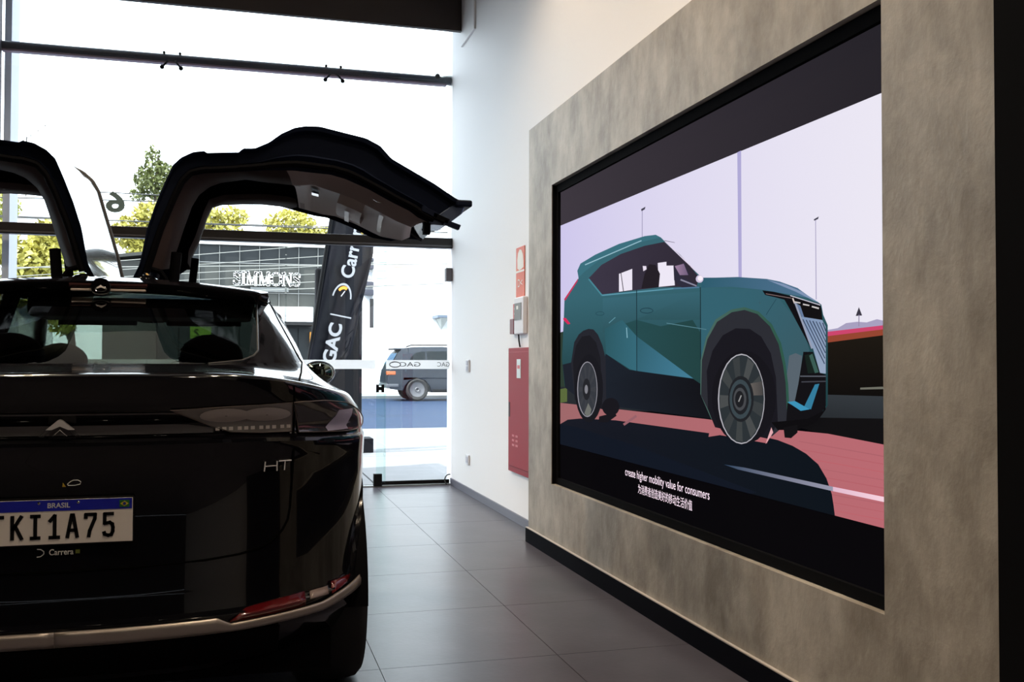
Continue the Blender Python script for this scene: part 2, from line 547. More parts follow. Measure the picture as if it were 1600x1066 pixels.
tube('end_bracket', [(1.90, YG + 0.02, TZ + 0.02), (1.95, YG + 0.02, TZ + 0.035), (2.006, YG + 0.02, TZ + 0.035)], 0.01, chrome, ht, 8)
struct(box('trim_3', -2.062, -2.005, 9.62, 9.95, -0.01, 5.2, mat('pilaster_blue', (0.50, 0.52, 0.62, 1), 0.7)), 'pale pilaster just outside the shopfront post')
# cable loop by the door
tag(tube('cable_loop', [(1.955, 9.40, 0.004), (1.935, 9.40, 0.04), (1.94, 9.40, 0.075), (1.955, 9.40, 0.095), (1.975, 9.40, 0.104), (1.992, 9.40, 0.104)], 0.006, mat('cable', (0.06, 0.07, 0.07, 1), 0.5), None, 8), 'small dark cable loop on the floor at the door corner', 'cable')

# ------------------------------------------------------------------ things on the white wall
red = mat('hydrant_red', (0.30, 0.006, 0.018, 1), 0.5, spec=0.2)
cab = thing('hydrant_cabinet', 'red metal fire hose cabinet on the white wall by the cement panel', 'cabinet')
cy0, cy1, cz0, cz1 = 6.62, 7.235, 0.375, 1.31
box('body', 1.985, XW - 0.002, cy0, cy1, cz0, cz1, red, cab, 0.004)
dr = box('door', 1.977, 1.9845, cy0 + 0.025, cy1 - 0.03, cz0 + 0.045, cz1 - 0.03, red, cab, 0.003)
box('viewing_label', 1.974, 1.9765, 6.86, 6.965, 1.085, 1.225, mat('label_pale', (0.62, 0.72, 0.74, 1), 0.3), dr, 0.001)
box('label_print', 1.9728, 1.9738, 6.88, 6.945, 1.155, 1.18, mat('label_red', (0.6, 0.1, 0.12, 1), 0.5), dr)
box('finger_slot', 1.9745, 1.9768, 7.155, 7.19, 0.79, 0.90, mat('slot_dark', (0.03, 0.004, 0.006, 1), 0.6), dr)
slot_m = mat('vent_rim', (0.55, 0.10, 0.12, 1), 0.4)
for a in range(2):
    for k in range(3):
        box('vent_slot', 1.974, 1.9768, 6.93 + 0.095 * a, 6.995 + 0.095 * a, 0.575 + 0.035 * k, 0.59 + 0.035 * k, slot_m, dr)
org = mat('sign_orange', (0.70, 0.10, 0.03, 1), 0.45)
swh = mat('sign_white', (0.85, 0.80, 0.74, 1), 0.5)
SF = lambda y, z, d: frame((XW - d, y, z), (0, -1, 0), (0, 0, 1))
sg = thing('fire_sign', 'tall orange fire equipment sign with white pictograms above the grey device', 'sign')
box('plate', XW - 0.006, XW - 0.002, 6.865, 7.09, 1.69, 2.062, org, sg)
prism('hose_pictogram', [(7.05, 1.905), (7.055, 1.97), (7.035, 2.02), (6.99, 2.045), (6.94, 2.035), (6.905, 2.0), (6.89, 1.95), (6.89, 1.905), (6.94, 1.895), (7.0, 1.89)], YZ, XW - 0.0075, XW - 0.0065, swh, sg)
box('divider', XW - 0.0075, XW - 0.0065, 6.87, 7.085, 1.873, 1.888, swh, sg)
text('valve_pictogram', 'D<', 0.085, SF(6.98, 1.79, 0.0075), swh, sg, sx=1.2)
dv = thing('wall_device', 'white wall mounted keypad device with a grey front panel', 'device')
box('casing', 1.975, XW - 0.002, 6.80, 7.045, 1.41, 1.685, mat('device_white', (0.74, 0.73, 0.78, 1), 0.4), dv, 0.008)
pn = box('front_panel', 1.9715, 1.9745, 6.845, 7.025, 1.515, 1.64, mat('panel_grey', (0.13, 0.12, 0.115, 1), 0.4), dv)
box('display', 1.970, 1.971, 6.915, 6.965, 1.593, 1.62, mat('display_white', (0.85, 0.85, 0.80, 1), 0.4), pn)
tube('cable', [(1.99, 6.97, 1.41), (1.995, 6.975, 1.36), (2.0, 6.965, 1.315)], 0.006, black, dv, 6)
al = thing('alarm_button', 'small dark red fire alarm call point half hidden behind the white device', 'alarm')
box('back_box', 1.975, XW - 0.002, 7.06, 7.165, 1.415, 1.53, mat('alarm_dark', (0.16, 0.01, 0.02, 1), 0.4), al, 0.004)
box('sign_plate', XW - 0.008, XW - 0.002, 7.06, 7.165, 1.535, 1.645, mat('alarm_red', (0.50, 0.05, 0.06, 1), 0.45), al)
text('flame_symbol', '$', 0.10, SF(7.112, 1.59, 0.0095), swh, al)
sw = thing('light_switch', 'white light switch plate with two rockers on the white wall', 'switch')
plm = mat('switch_white', (0.72, 0.73, 0.78, 1), 0.35)
box('cover', 1.995, XW - 0.002, 8.635, 8.755, 1.115, 1.225, plm, sw, 0.004)
for k in range(2):
    box('rocker', 1.9915, 1.9945, 8.66, 8.73, 1.125 + 0.05 * k, 1.165 + 0.05 * k, mat('rocker_grey', (0.5, 0.5, 0.58, 1), 0.4), sw)
so = thing('wall_socket', 'white power socket low on the white wall near the door', 'socket')
box('cover', 1.995, XW - 0.002, 8.635, 8.755, 0.27, 0.36, plm, so, 0.004)
box('socket_face', 1.9925, 1.9945, 8.66, 8.73, 0.288, 0.342, mat('rocker_grey', (0.5, 0.5, 0.58, 1)), so)

# ------------------------------------------------------------------ video screen
scr = thing('video_screen', 'large recessed LED video wall showing a teal SUV on a road', 'screen')
fx0, fx1 = XC + 0.028, XW - 0.006
boxes('frame', [(fx0, fx1, SY0 + 0.002, SY1 - 0.002, SZ1 - 0.052, SZ1 - 0.002), (fx0, fx1, SY0 + 0.002, SY1 - 0.002, SZ0 + 0.002, SZ0 + 0.042),
                (fx0, fx1, SY1 - 0.042, SY1 - 0.002, SZ0 + 0.042, SZ1 - 0.052), (fx0, fx1, SY0 + 0.002, SY0 + 0.026, SZ0 + 0.042, SZ1 - 0.052)], blackm, scr)
box('reveal_lining', XC + 0.004, XC + 0.027, SY1 - 0.006, SY1 - 0.001, SZ0 + 0.003, SZ1 - 0.003, blackm, scr)
PX = 1.905
box('display_panel', PX + 0.012, XW - 0.004, SY0 + 0.03, SY1 - 0.045, SZ0 + 0.045, SZ1 - 0.055, blackm, scr)
PIC=[
'5.76,2.262,2.565,2.259,2.565,0.485,5.76,0.485|7,6,9',
'5.76,2.262,2.565,2.259,2.565,2.041,5.76,2.053|62,56,64,5.76,2.191,2.565,2.135,38,35,41',  # grey band is glare on the black panel, painted into the picture
'5.76,2.053,2.565,2.041,2.565,1.274,5.76,1.043|206,199,236,5.76,1.548,2.745,1.756,236,232,244',
'5.76,1.388,5.701,1.392,5.627,1.227,5.626,1.048,5.76,1.035|46,60,50',
'2.908,1.312,2.838,1.317,2.791,1.332,2.732,1.334,2.682,1.33,2.63,1.338,2.565,1.326,2.565,1.305,2.908,1.297|168,160,192',
'2.739,1.353,2.722,1.381,2.705,1.353|60,56,70',
'2.724,1.356,2.725,1.319,2.72,1.319,2.719,1.356|150,140,170',
'2.6,1.394,2.6,1.325,2.597,1.324,2.596,1.394|190,180,210',
'2.916,1.304,2.565,1.317,2.565,1.091,2.918,1.078|30,25,19,2.856,1.292,2.857,1.131,14,12,12',
'2.916,1.306,2.565,1.319,2.565,1.301,2.916,1.28|205,70,110',
'2.916,1.291,2.565,1.307,2.565,1.289,2.916,1.269|150,70,50',
'2.717,1.122,2.565,1.13,2.565,1.122,2.717,1.116|110,110,100',
'5.76,1.051,5.439,1.053,2.565,1.099,2.565,1.021,5.76,0.923|52,57,62,2.858,1.088,2.859,1.003,38,42,46',
'3.179,1.003,2.565,1.031,2.565,0.944,2.896,0.958,3.179,0.979|17,16,18',
'5.76,0.951,3.793,0.961,3.136,0.959,2.896,0.962,2.565,0.948,2.565,0.692,5.76,0.695|158,104,106,5.438,0.925,2.565,0.768,186,106,114',
'3.074,0.921,2.565,0.911,2.565,0.914,3.073,0.924|172,98,106',
'3.057,0.893,2.565,0.887,2.565,0.89,3.057,0.896|180,98,106',
'3.041,0.865,2.565,0.863,2.565,0.865,3.04,0.868|188,98,106',
'3.025,0.838,2.565,0.839,2.565,0.841,3.024,0.84|172,98,106',
'3.01,0.81,2.565,0.814,2.565,0.817,3.009,0.813|180,98,106',
'2.994,0.783,2.565,0.79,2.565,0.793,2.993,0.786|188,98,106',
'2.978,0.756,2.565,0.766,2.565,0.768,2.978,0.759|172,98,106',
'2.963,0.73,2.565,0.742,2.565,0.744,2.962,0.733|180,98,106',
'2.948,0.704,2.565,0.718,2.565,0.72,2.947,0.706|188,98,106',
'5.76,1.035,5.626,1.048,5.626,0.963,5.76,0.951|90,105,60',
'5.76,0.819,5.614,0.855,5.382,0.875,5.016,0.889,4.827,0.896,3.763,0.903,3.769,0.887,3.666,0.902,3.293,0.898,3.274,0.919,3.215,0.916,3.115,0.903,3.029,0.883,2.954,0.853,2.905,0.81,2.875,0.762,2.865,0.725,2.858,0.692,5.76,0.695|24,26,36,5.438,0.85,2.936,0.737,13,20,28',
'5.76,0.695,5.76,0.819,5.438,0.82,4.484,0.78,3.365,0.704,3.414,0.692|18,24,36',
'4.709,0.875,4.54,0.93,4.558,0.939,4.729,0.884|150,98,106',
'3.633,0.784,3.464,0.789,2.868,0.787,2.868,0.772,3.515,0.776|40,66,92,3.622,0.78,2.868,0.778,150,150,170',
'2.868,0.787,2.565,0.789,2.565,0.773,2.868,0.772|226,186,206,2.86,0.781,2.565,0.778,250,214,226',
'3.513,2.045,3.482,2.046,3.48,1.538,3.506,1.541|176,170,214',
'4.479,1.959,4.48,1.822,4.469,1.821,4.469,1.957|170,165,195',
'4.49,1.964,4.434,1.968,4.442,1.956,4.482,1.953|70,68,84',
'2.965,1.7,2.964,1.42,2.958,1.42,2.96,1.699|176,170,200',
'2.974,1.699,2.943,1.705,2.947,1.697,2.97,1.694|70,68,84',
'5.44,1.743,5.384,1.78,5.137,1.806,4.781,1.825,4.443,1.824,4.311,1.814,4.252,1.794,4.209,1.771,4.042,1.69,3.881,1.597,3.82,1.567,3.697,1.557,3.511,1.544,3.289,1.518,3.198,1.501,3.077,1.468,2.984,1.424,2.93,1.401,2.919,1.365,2.893,1.329,2.894,1.152,2.895,1.059,2.918,1.036,3.004,1.006,3.127,0.987,3.763,0.976,4.92,0.984,5.439,1.023,5.675,1.059,5.725,1.227,5.689,1.475,5.677,1.588,5.418,1.696|56,102,114,4.483,1.603,4.484,1.096,32,64,68',
'3.82,1.567,3.697,1.557,3.511,1.544,3.289,1.518,3.198,1.501,3.077,1.468,2.984,1.424,3.111,1.446,3.312,1.478,3.564,1.509,3.832,1.524|46,92,110,3.79,1.548,3.008,1.441,78,112,142',
'3.289,1.515,3.167,1.489,3.049,1.453,2.938,1.406,2.977,1.417,3.09,1.456|128,148,180',
'3.832,1.524,3.312,1.478,3.198,1.435,3.112,1.374,3.025,1.285,3.002,1.244,3.042,1.217,3.063,1.127,3.102,1.034,3.144,1.051,3.169,1.218,3.257,1.35,3.37,1.401,3.46,1.418,3.564,1.416,3.697,1.38,3.791,1.307,3.834,1.22|52,98,112,3.46,1.471,3.135,1.079,58,90,100',
'3.222,1.439,3.296,1.383,3.292,1.382,3.219,1.438|34,66,80',
'3.134,1.227,3.092,1.236,3.05,1.226,3.063,1.127,3.093,1.048,3.14,1.056,3.152,1.148|88,100,110',
'5.44,1.743,5.384,1.78,5.137,1.806,4.781,1.825,4.443,1.824,4.311,1.814,4.252,1.794,4.388,1.798,4.692,1.802,5.017,1.779,5.307,1.728,5.418,1.7|60,112,126',
'5.303,1.762,4.48,1.804,4.485,1.809,5.31,1.768|150,190,205',
'4.206,1.768,3.823,1.566,3.817,1.568,4.198,1.771|228,214,236',
'4.209,1.772,4.097,1.75,4.096,1.752,4.208,1.775|120,110,130',
'5.242,1.683,5.039,1.739,4.754,1.769,4.443,1.776,4.212,1.768,4.093,1.707,3.938,1.628,3.853,1.572,3.875,1.532,4.275,1.559,5.026,1.576,5.142,1.62|60,54,70,5.117,1.618,3.913,1.614,48,42,54',
'4.781,1.667,4.601,1.677,4.601,1.57,4.781,1.573|236,230,244',
'4.759,1.672,4.724,1.572,4.713,1.572,4.749,1.671|60,54,66',
'4.467,1.679,4.423,1.674,4.419,1.658,4.459,1.652|232,222,238',
'4.286,1.676,4.188,1.672,4.188,1.654,4.111,1.647,4.097,1.555,4.275,1.561,4.264,1.613,4.282,1.636|238,232,246',
'4.443,1.638,4.388,1.68,4.312,1.669,4.26,1.622,4.275,1.559,4.483,1.568|36,31,38',
'4.111,1.644,3.996,1.648,3.945,1.589,4.036,1.594,3.888,1.545,3.875,1.53,4.023,1.538,4.104,1.579|46,44,60',
'4.097,1.643,4.003,1.645,3.957,1.59,4.043,1.597|158,130,160,4.097,1.637,3.964,1.596,110,92,122',
'4.039,1.573,3.878,1.533,3.873,1.538,4.033,1.579|140,138,160',
'5.251,1.676,5.035,1.567,5.018,1.571,5.233,1.68|72,134,150',
'5.025,1.567,4.11,1.538,4.111,1.544,5.027,1.574|92,150,170',
'4.111,1.538,3.85,1.525,3.851,1.531,4.111,1.544|80,120,150',
'5.016,1.554,3.839,1.508,3.839,1.386,4.54,1.415,5.016,1.365|58,104,118,4.483,1.54,4.483,1.413,46,84,92',
'4.987,1.378,4.54,1.415,4.253,1.373,3.914,1.389,3.839,1.331,3.84,1.071,3.908,1.131,4.54,1.332|38,76,80,4.565,1.352,3.853,1.11,34,66,66',
'4.987,1.385,4.736,1.423,4.54,1.332,4.54,1.159,4.632,1.168,4.968,1.249|44,88,98,4.968,1.363,4.565,1.223,54,106,122',
'4.54,1.332,3.908,1.132,4.54,1.159|48,94,108,4.54,1.319,4.182,1.147,68,126,152',
'4.68,1.381,4.672,1.328,4.661,1.328,4.67,1.381|140,190,205',
'4.547,1.566,4.545,1.095,4.536,1.095,4.537,1.566|26,46,54',
'3.842,1.527,3.841,1.077,3.833,1.077,3.835,1.527|24,42,50',
'4.335,1.451,4.34,1.447,4.349,1.448,4.345,1.452|34,66,78',
'4.34,1.447,4.354,1.443,4.361,1.446,4.349,1.448|34,66,78',
'4.354,1.443,4.375,1.441,4.38,1.445,4.361,1.446|34,66,78',
'4.375,1.441,4.402,1.44,4.403,1.444,4.38,1.445|34,66,78',
'4.402,1.44,4.43,1.442,4.428,1.446,4.403,1.444|34,66,78',
'4.43,1.442,4.457,1.445,4.452,1.448,4.428,1.446|34,66,78',
'4.457,1.445,4.479,1.449,4.471,1.451,4.452,1.448|34,66,78',
'4.479,1.449,4.494,1.454,4.484,1.455,4.471,1.451|34,66,78',
'4.494,1.454,4.499,1.459,4.489,1.459,4.484,1.455|34,66,78',
'4.499,1.459,4.494,1.464,4.484,1.462,4.489,1.459|34,66,78',
'4.494,1.464,4.479,1.468,4.471,1.465,4.484,1.462|34,66,78',
'4.479,1.468,4.457,1.47,4.452,1.466,4.471,1.465|34,66,78',
'4.457,1.47,4.43,1.47,4.428,1.466,4.452,1.466|34,66,78',
'4.43,1.47,4.401,1.469,4.403,1.465,4.428,1.466|34,66,78',
'4.401,1.469,4.375,1.466,4.38,1.462,4.403,1.465|34,66,78',
'4.375,1.466,4.354,1.461,4.361,1.459,4.38,1.462|34,66,78',
'4.354,1.461,4.34,1.456,4.349,1.455,4.361,1.459|34,66,78',
'4.34,1.456,4.335,1.451,4.345,1.452,4.349,1.455|34,66,78',
'4.987,1.468,4.994,1.464,5.003,1.466,4.997,1.469|40,76,88',
'4.994,1.464,5.013,1.46,5.019,1.463,5.003,1.466|40,76,88',
'5.013,1.46,5.041,1.459,5.043,1.463,5.019,1.463|40,76,88',
'5.041,1.459,5.072,1.461,5.069,1.464,5.043,1.463|40,76,88',
'5.072,1.461,5.1,1.464,5.094,1.467,5.069,1.464|40,76,88',
'5.1,1.464,5.12,1.47,5.11,1.471,5.094,1.467|40,76,88',
'5.12,1.47,5.127,1.475,5.117,1.475,5.11,1.471|40,76,88',
'5.127,1.475,5.12,1.48,5.11,1.478,5.117,1.475|40,76,88',
'5.12,1.48,5.1,1.483,5.094,1.48,5.11,1.478|40,76,88',
'5.1,1.483,5.072,1.484,5.069,1.481,5.094,1.48|40,76,88',
'5.072,1.484,5.041,1.483,5.043,1.479,5.069,1.481|40,76,88',
'5.041,1.483,5.013,1.479,5.019,1.477,5.043,1.479|40,76,88',
'5.013,1.479,4.994,1.474,5.003,1.473,5.019,1.477|40,76,88',
'4.994,1.474,4.987,1.468,4.997,1.469,5.003,1.473|40,76,88',
'4.182,1.383,3.78,1.341,3.779,1.344,4.181,1.387|84,128,140',
'4.917,1.412,4.823,1.439,4.83,1.442,4.923,1.415|96,150,165',
'5.677,1.588,5.418,1.696,5.429,1.678,5.652,1.579|196,50,90',
'5.689,1.475,5.64,1.472,5.556,1.434,5.603,1.432,5.689,1.463|214,40,90',
'4.968,1.249,4.632,1.164,3.908,1.131,3.834,1.11,3.834,1.066,3.722,0.965,4.754,0.967,4.997,0.946,5.056,1.084|28,34,44,4.827,1.19,3.853,0.999,18,19,25',
'5.7,1.188,5.52,1.203,5.473,1.007,5.651,1.047|30,34,44',
'5.543,1.196,5.485,1.321,5.406,1.365,5.328,1.385,5.241,1.393,5.157,1.387,5.086,1.356,5.016,1.295,4.968,1.224,4.958,0.947,5.473,0.98|37,38,46',
'5.508,1.207,5.451,1.302,5.35,1.352,5.22,1.356,5.116,1.314,5.046,1.225,5.016,0.945,5.473,0.98|28,28,34',
'4.768,0.97,4.771,0.959,4.78,0.949,4.794,0.939,4.814,0.931,4.837,0.924,4.863,0.919,4.891,0.916,4.92,0.916,4.947,0.918,4.971,0.923,4.992,0.929,5.008,0.938,5.018,0.948,5.021,0.958,5.018,0.969,5.008,0.98,4.992,0.99,4.972,0.999,4.947,1.005,4.92,1.01,4.891,1.012,4.863,1.012,4.837,1.009,4.814,1.005,4.794,0.998,4.78,0.989,4.771,0.98|24,23,29',
'5.066,0.904,4.827,0.937,4.808,0.921,4.939,0.879,5.076,0.871|24,23,29',
'5.006,1.06,5.012,1.019,5.028,0.979,5.054,0.943,5.088,0.911,5.131,0.887,5.179,0.87,5.23,0.862,5.282,0.864,5.333,0.875,5.379,0.896,5.418,0.926,5.448,0.962,5.467,1.004,5.473,1.048,5.467,1.093,5.448,1.135,5.419,1.174,5.38,1.205,5.333,1.228,5.283,1.243,5.231,1.247,5.179,1.242,5.131,1.228,5.089,1.205,5.054,1.175,5.028,1.14,5.012,1.101|25,25,31',
'5.093,1.053,5.097,1.018,5.109,0.985,5.128,0.955,5.153,0.929,5.184,0.909,5.219,0.896,5.257,0.89,5.294,0.892,5.331,0.902,5.364,0.919,5.392,0.943,5.413,0.973,5.426,1.007,5.431,1.044,5.426,1.08,5.413,1.115,5.392,1.146,5.364,1.172,5.331,1.191,5.295,1.203,5.257,1.207,5.22,1.203,5.185,1.192,5.154,1.173,5.128,1.149,5.109,1.119,5.097,1.087|150,148,158',
'5.103,1.052,5.107,1.019,5.118,0.987,5.135,0.958,5.159,0.933,5.188,0.914,5.22,0.901,5.254,0.895,5.289,0.897,5.323,0.907,5.353,0.924,5.379,0.947,5.399,0.976,5.411,1.009,5.415,1.044,5.411,1.079,5.399,1.113,5.379,1.143,5.354,1.168,5.323,1.186,5.29,1.198,5.255,1.202,5.22,1.198,5.188,1.187,5.159,1.169,5.135,1.145,5.118,1.117,5.107,1.086|54,57,64',
'5.226,1.055,5.115,1.069,5.115,1.036,5.226,1.043|60,62,68',
'5.228,1.037,5.131,0.984,5.151,0.956,5.235,1.027|60,62,68',
'5.241,1.023,5.195,0.922,5.227,0.91,5.253,1.019|60,62,68',
'5.26,1.019,5.282,0.907,5.316,0.916,5.273,1.022|60,62,68',
'5.279,1.026,5.362,0.947,5.383,0.974,5.286,1.035|60,62,68',
'5.288,1.042,5.401,1.027,5.402,1.062,5.288,1.053|60,62,68',
'5.286,1.06,5.384,1.116,5.363,1.144,5.279,1.069|60,62,68',
'5.273,1.073,5.316,1.177,5.283,1.188,5.261,1.077|60,62,68',
'5.253,1.077,5.227,1.188,5.195,1.178,5.241,1.074|60,62,68',
'5.235,1.07,5.151,1.146,5.132,1.119,5.228,1.061|60,62,68',
'5.305,0.909,5.241,0.971,5.188,0.937,5.209,0.903,5.262,0.893|110,112,108',
'5.204,1.05,5.205,1.036,5.21,1.023,5.218,1.011,5.228,1.001,5.24,0.993,5.253,0.988,5.267,0.986,5.282,0.987,5.296,0.991,5.308,0.998,5.318,1.008,5.326,1.019,5.331,1.032,5.333,1.046,5.331,1.06,5.326,1.074,5.318,1.086,5.308,1.096,5.296,1.104,5.282,1.108,5.268,1.11,5.253,1.109,5.24,1.104,5.228,1.097,5.218,1.088,5.21,1.076,5.206,1.063|36,37,42',
'5.245,1.049,5.246,1.043,5.248,1.037,5.251,1.033,5.256,1.028,5.261,1.025,5.267,1.023,5.273,1.022,5.279,1.023,5.285,1.024,5.29,1.027,5.295,1.031,5.298,1.036,5.3,1.041,5.301,1.047,5.3,1.053,5.298,1.058,5.295,1.063,5.29,1.067,5.285,1.071,5.279,1.073,5.273,1.073,5.267,1.073,5.261,1.071,5.256,1.068,5.251,1.064,5.248,1.06,5.246,1.054|130,130,138',
'3.834,1.066,3.831,1.212,3.779,1.31,3.692,1.382,3.559,1.416,3.45,1.42,3.341,1.397,3.244,1.344,3.182,1.274,3.152,1.199,3.135,1.125,3.127,1.033,3.157,1.032,3.144,0.986,3.247,0.932,3.734,0.964|74,104,96,3.792,1.22,3.178,1.218,46,86,72',
'3.828,1.061,3.819,1.212,3.767,1.301,3.68,1.371,3.554,1.405,3.45,1.409,3.351,1.388,3.26,1.338,3.199,1.27,3.169,1.194,3.152,1.129,3.144,1.032,3.145,0.981,3.247,0.928,3.722,0.965|44,45,52',
'3.763,1.003,3.774,1.166,3.721,1.252,3.63,1.314,3.522,1.339,3.41,1.333,3.323,1.301,3.254,1.237,3.218,1.147,3.206,0.982,3.27,0.916,3.7,0.932|25,24,31',
'3.219,1.074,3.224,1.035,3.241,0.998,3.269,0.963,3.306,0.933,3.351,0.908,3.402,0.891,3.458,0.882,3.515,0.882,3.571,0.892,3.622,0.91,3.666,0.938,3.7,0.973,3.721,1.013,3.728,1.056,3.72,1.1,3.699,1.141,3.665,1.179,3.621,1.209,3.569,1.232,3.513,1.245,3.456,1.249,3.4,1.244,3.349,1.23,3.304,1.209,3.267,1.181,3.24,1.148,3.224,1.112|22,21,27',
'3.299,1.065,3.303,1.027,3.316,0.99,3.337,0.956,3.365,0.927,3.399,0.904,3.437,0.888,3.478,0.88,3.52,0.882,3.561,0.892,3.598,0.911,3.63,0.938,3.654,0.971,3.669,1.01,3.674,1.051,3.668,1.093,3.653,1.133,3.629,1.168,3.597,1.198,3.559,1.219,3.518,1.232,3.476,1.237,3.435,1.232,3.397,1.219,3.363,1.198,3.336,1.171,3.315,1.138,3.303,1.103|178,176,184',
'3.304,1.065,3.309,1.028,3.321,0.992,3.341,0.959,3.368,0.93,3.401,0.908,3.437,0.892,3.477,0.885,3.517,0.886,3.556,0.896,3.592,0.915,3.622,0.941,3.644,0.974,3.659,1.011,3.663,1.052,3.658,1.092,3.644,1.131,3.62,1.165,3.59,1.194,3.554,1.215,3.515,1.228,3.475,1.232,3.435,1.228,3.399,1.215,3.366,1.195,3.34,1.168,3.32,1.137,3.308,1.102|44,50,54',
'3.412,1.059,3.31,1.045,3.325,0.995,3.422,1.027|58,62,64',
'3.43,1.015,3.361,0.943,3.405,0.91,3.459,0.995|73,76,77',
'3.473,0.991,3.467,0.89,3.523,0.892,3.508,0.993|63,67,68',
'3.521,0.998,3.584,0.916,3.625,0.953,3.546,1.022|58,62,64',
'3.552,1.034,3.653,1.012,3.657,1.068,3.554,1.068|73,76,77',
'3.55,1.081,3.637,1.132,3.602,1.178,3.529,1.11|63,67,68',
'3.517,1.118,3.545,1.214,3.49,1.227,3.482,1.127|58,62,64',
'3.468,1.125,3.425,1.22,3.377,1.197,3.436,1.111|73,76,77',
'3.427,1.102,3.335,1.153,3.314,1.106,3.413,1.072|63,67,68',
'3.421,1.119,3.315,1.131,3.31,1.078,3.412,1.074|104,98,94,3.412,1.107,3.315,1.109,70,68,68',
'3.38,1.062,3.382,1.042,3.39,1.023,3.402,1.006,3.417,0.991,3.436,0.979,3.458,0.971,3.48,0.967,3.503,0.968,3.525,0.974,3.545,0.984,3.562,0.997,3.575,1.014,3.583,1.034,3.585,1.054,3.582,1.075,3.574,1.095,3.561,1.113,3.545,1.128,3.524,1.14,3.502,1.147,3.479,1.149,3.457,1.147,3.435,1.141,3.417,1.131,3.401,1.117,3.389,1.1,3.382,1.082|32,34,38',
'3.397,1.06,3.4,1.04,3.419,1.044,3.417,1.059|58,70,76',
'3.4,1.04,3.409,1.021,3.426,1.029,3.419,1.044|58,70,76',
'3.409,1.021,3.422,1.005,3.436,1.016,3.426,1.029|58,70,76',
'3.422,1.005,3.44,0.991,3.45,1.006,3.436,1.016|58,70,76',
'3.44,0.991,3.46,0.983,3.466,0.999,3.45,1.006|58,70,76',
'3.46,0.983,3.483,0.979,3.483,0.996,3.466,0.999|58,70,76',
'3.483,0.979,3.506,0.98,3.5,0.997,3.483,0.996|58,70,76',
'3.506,0.98,3.527,0.987,3.516,1.003,3.5,0.997|58,70,76',
'3.527,0.987,3.546,0.998,3.531,1.012,3.516,1.003|58,70,76',
'3.546,0.998,3.56,1.014,3.541,1.024,3.531,1.012|58,70,76',
'3.56,1.014,3.569,1.033,3.548,1.039,3.541,1.024|58,70,76',
'3.569,1.033,3.572,1.054,3.55,1.054,3.548,1.039|58,70,76',
'3.572,1.054,3.569,1.075,3.548,1.071,3.55,1.054|58,70,76',
'3.569,1.075,3.559,1.094,3.541,1.086,3.548,1.071|58,70,76',
'3.559,1.094,3.545,1.111,3.53,1.099,3.541,1.086|58,70,76',
'3.545,1.111,3.526,1.124,3.516,1.109,3.53,1.099|58,70,76',
'3.526,1.124,3.505,1.132,3.5,1.115,3.516,1.109|58,70,76',
'3.505,1.132,3.482,1.135,3.482,1.118,3.5,1.115|58,70,76',
'3.482,1.135,3.46,1.133,3.465,1.116,3.482,1.118|58,70,76',
'3.46,1.133,3.439,1.126,3.449,1.11,3.465,1.116|58,70,76',
'3.439,1.126,3.421,1.114,3.436,1.101,3.449,1.11|58,70,76',
'3.421,1.114,3.408,1.098,3.425,1.089,3.436,1.101|58,70,76',
'3.408,1.098,3.4,1.08,3.419,1.075,3.425,1.089|58,70,76',
'3.4,1.08,3.397,1.06,3.417,1.059,3.419,1.075|58,70,76',
'3.434,1.059,3.436,1.049,3.439,1.039,3.445,1.03,3.453,1.023,3.463,1.017,3.474,1.013,3.485,1.011,3.497,1.012,3.508,1.015,3.518,1.02,3.526,1.027,3.532,1.035,3.536,1.045,3.537,1.055,3.536,1.065,3.532,1.075,3.526,1.084,3.517,1.092,3.507,1.097,3.496,1.101,3.485,1.102,3.473,1.102,3.463,1.099,3.453,1.093,3.445,1.086,3.439,1.078,3.435,1.069|70,72,76',
'3.452,1.058,3.453,1.051,3.456,1.044,3.46,1.037,3.465,1.032,3.472,1.028,3.48,1.025,3.488,1.024,3.496,1.024,3.504,1.026,3.51,1.03,3.516,1.035,3.52,1.041,3.523,1.048,3.524,1.055,3.523,1.063,3.52,1.07,3.516,1.076,3.51,1.082,3.503,1.086,3.495,1.089,3.487,1.09,3.479,1.089,3.472,1.087,3.465,1.083,3.46,1.078,3.455,1.072,3.453,1.065|30,31,35',
'3.491,1.046,3.47,1.072,3.479,1.073,3.5,1.047|150,150,150',
'3.31,1.476,3.227,1.465,3.115,1.443,2.928,1.403,2.919,1.384,2.914,1.35,3.041,1.366,3.059,1.401,3.09,1.424,2.976,1.25,2.987,1.254,3.103,1.379,3.154,1.431,3.213,1.443,3.289,1.457|16,15,20',
'3.065,1.413,2.919,1.383,2.913,1.347,3.041,1.364|18,16,18',
'3.116,1.442,2.927,1.397,2.925,1.4,3.114,1.445|196,194,210',
'3.285,1.46,3.107,1.432,3.107,1.435,3.284,1.463|120,100,100',
'3.087,1.416,3.05,1.411,3.048,1.415,3.085,1.421|206,200,200',
'3.033,1.405,2.993,1.399,2.992,1.403,3.032,1.41|206,200,200',
'2.978,1.394,2.935,1.385,2.933,1.39,2.976,1.399|206,200,200',
'3.103,1.433,3.09,1.413,3.082,1.415,3.094,1.434|214,200,196',
'3.09,1.419,3.074,1.413,2.97,1.252,2.982,1.25|150,158,180',
'3.074,1.413,3.041,1.366,3.025,1.345,2.97,1.25,2.958,1.248,3.049,1.403|104,124,158',
'3.041,1.364,2.914,1.347,2.894,1.324,2.895,1.165,2.929,1.167,2.97,1.25,3.029,1.345|128,150,184,3.029,1.352,2.902,1.174,150,166,190',
'3.036,1.354,2.904,1.197,2.899,1.199,3.03,1.355|58,72,96',
'3.015,1.351,2.902,1.216,2.897,1.217,3.009,1.352|58,72,96',
'2.994,1.348,2.899,1.234,2.894,1.236,2.989,1.35|58,72,96',
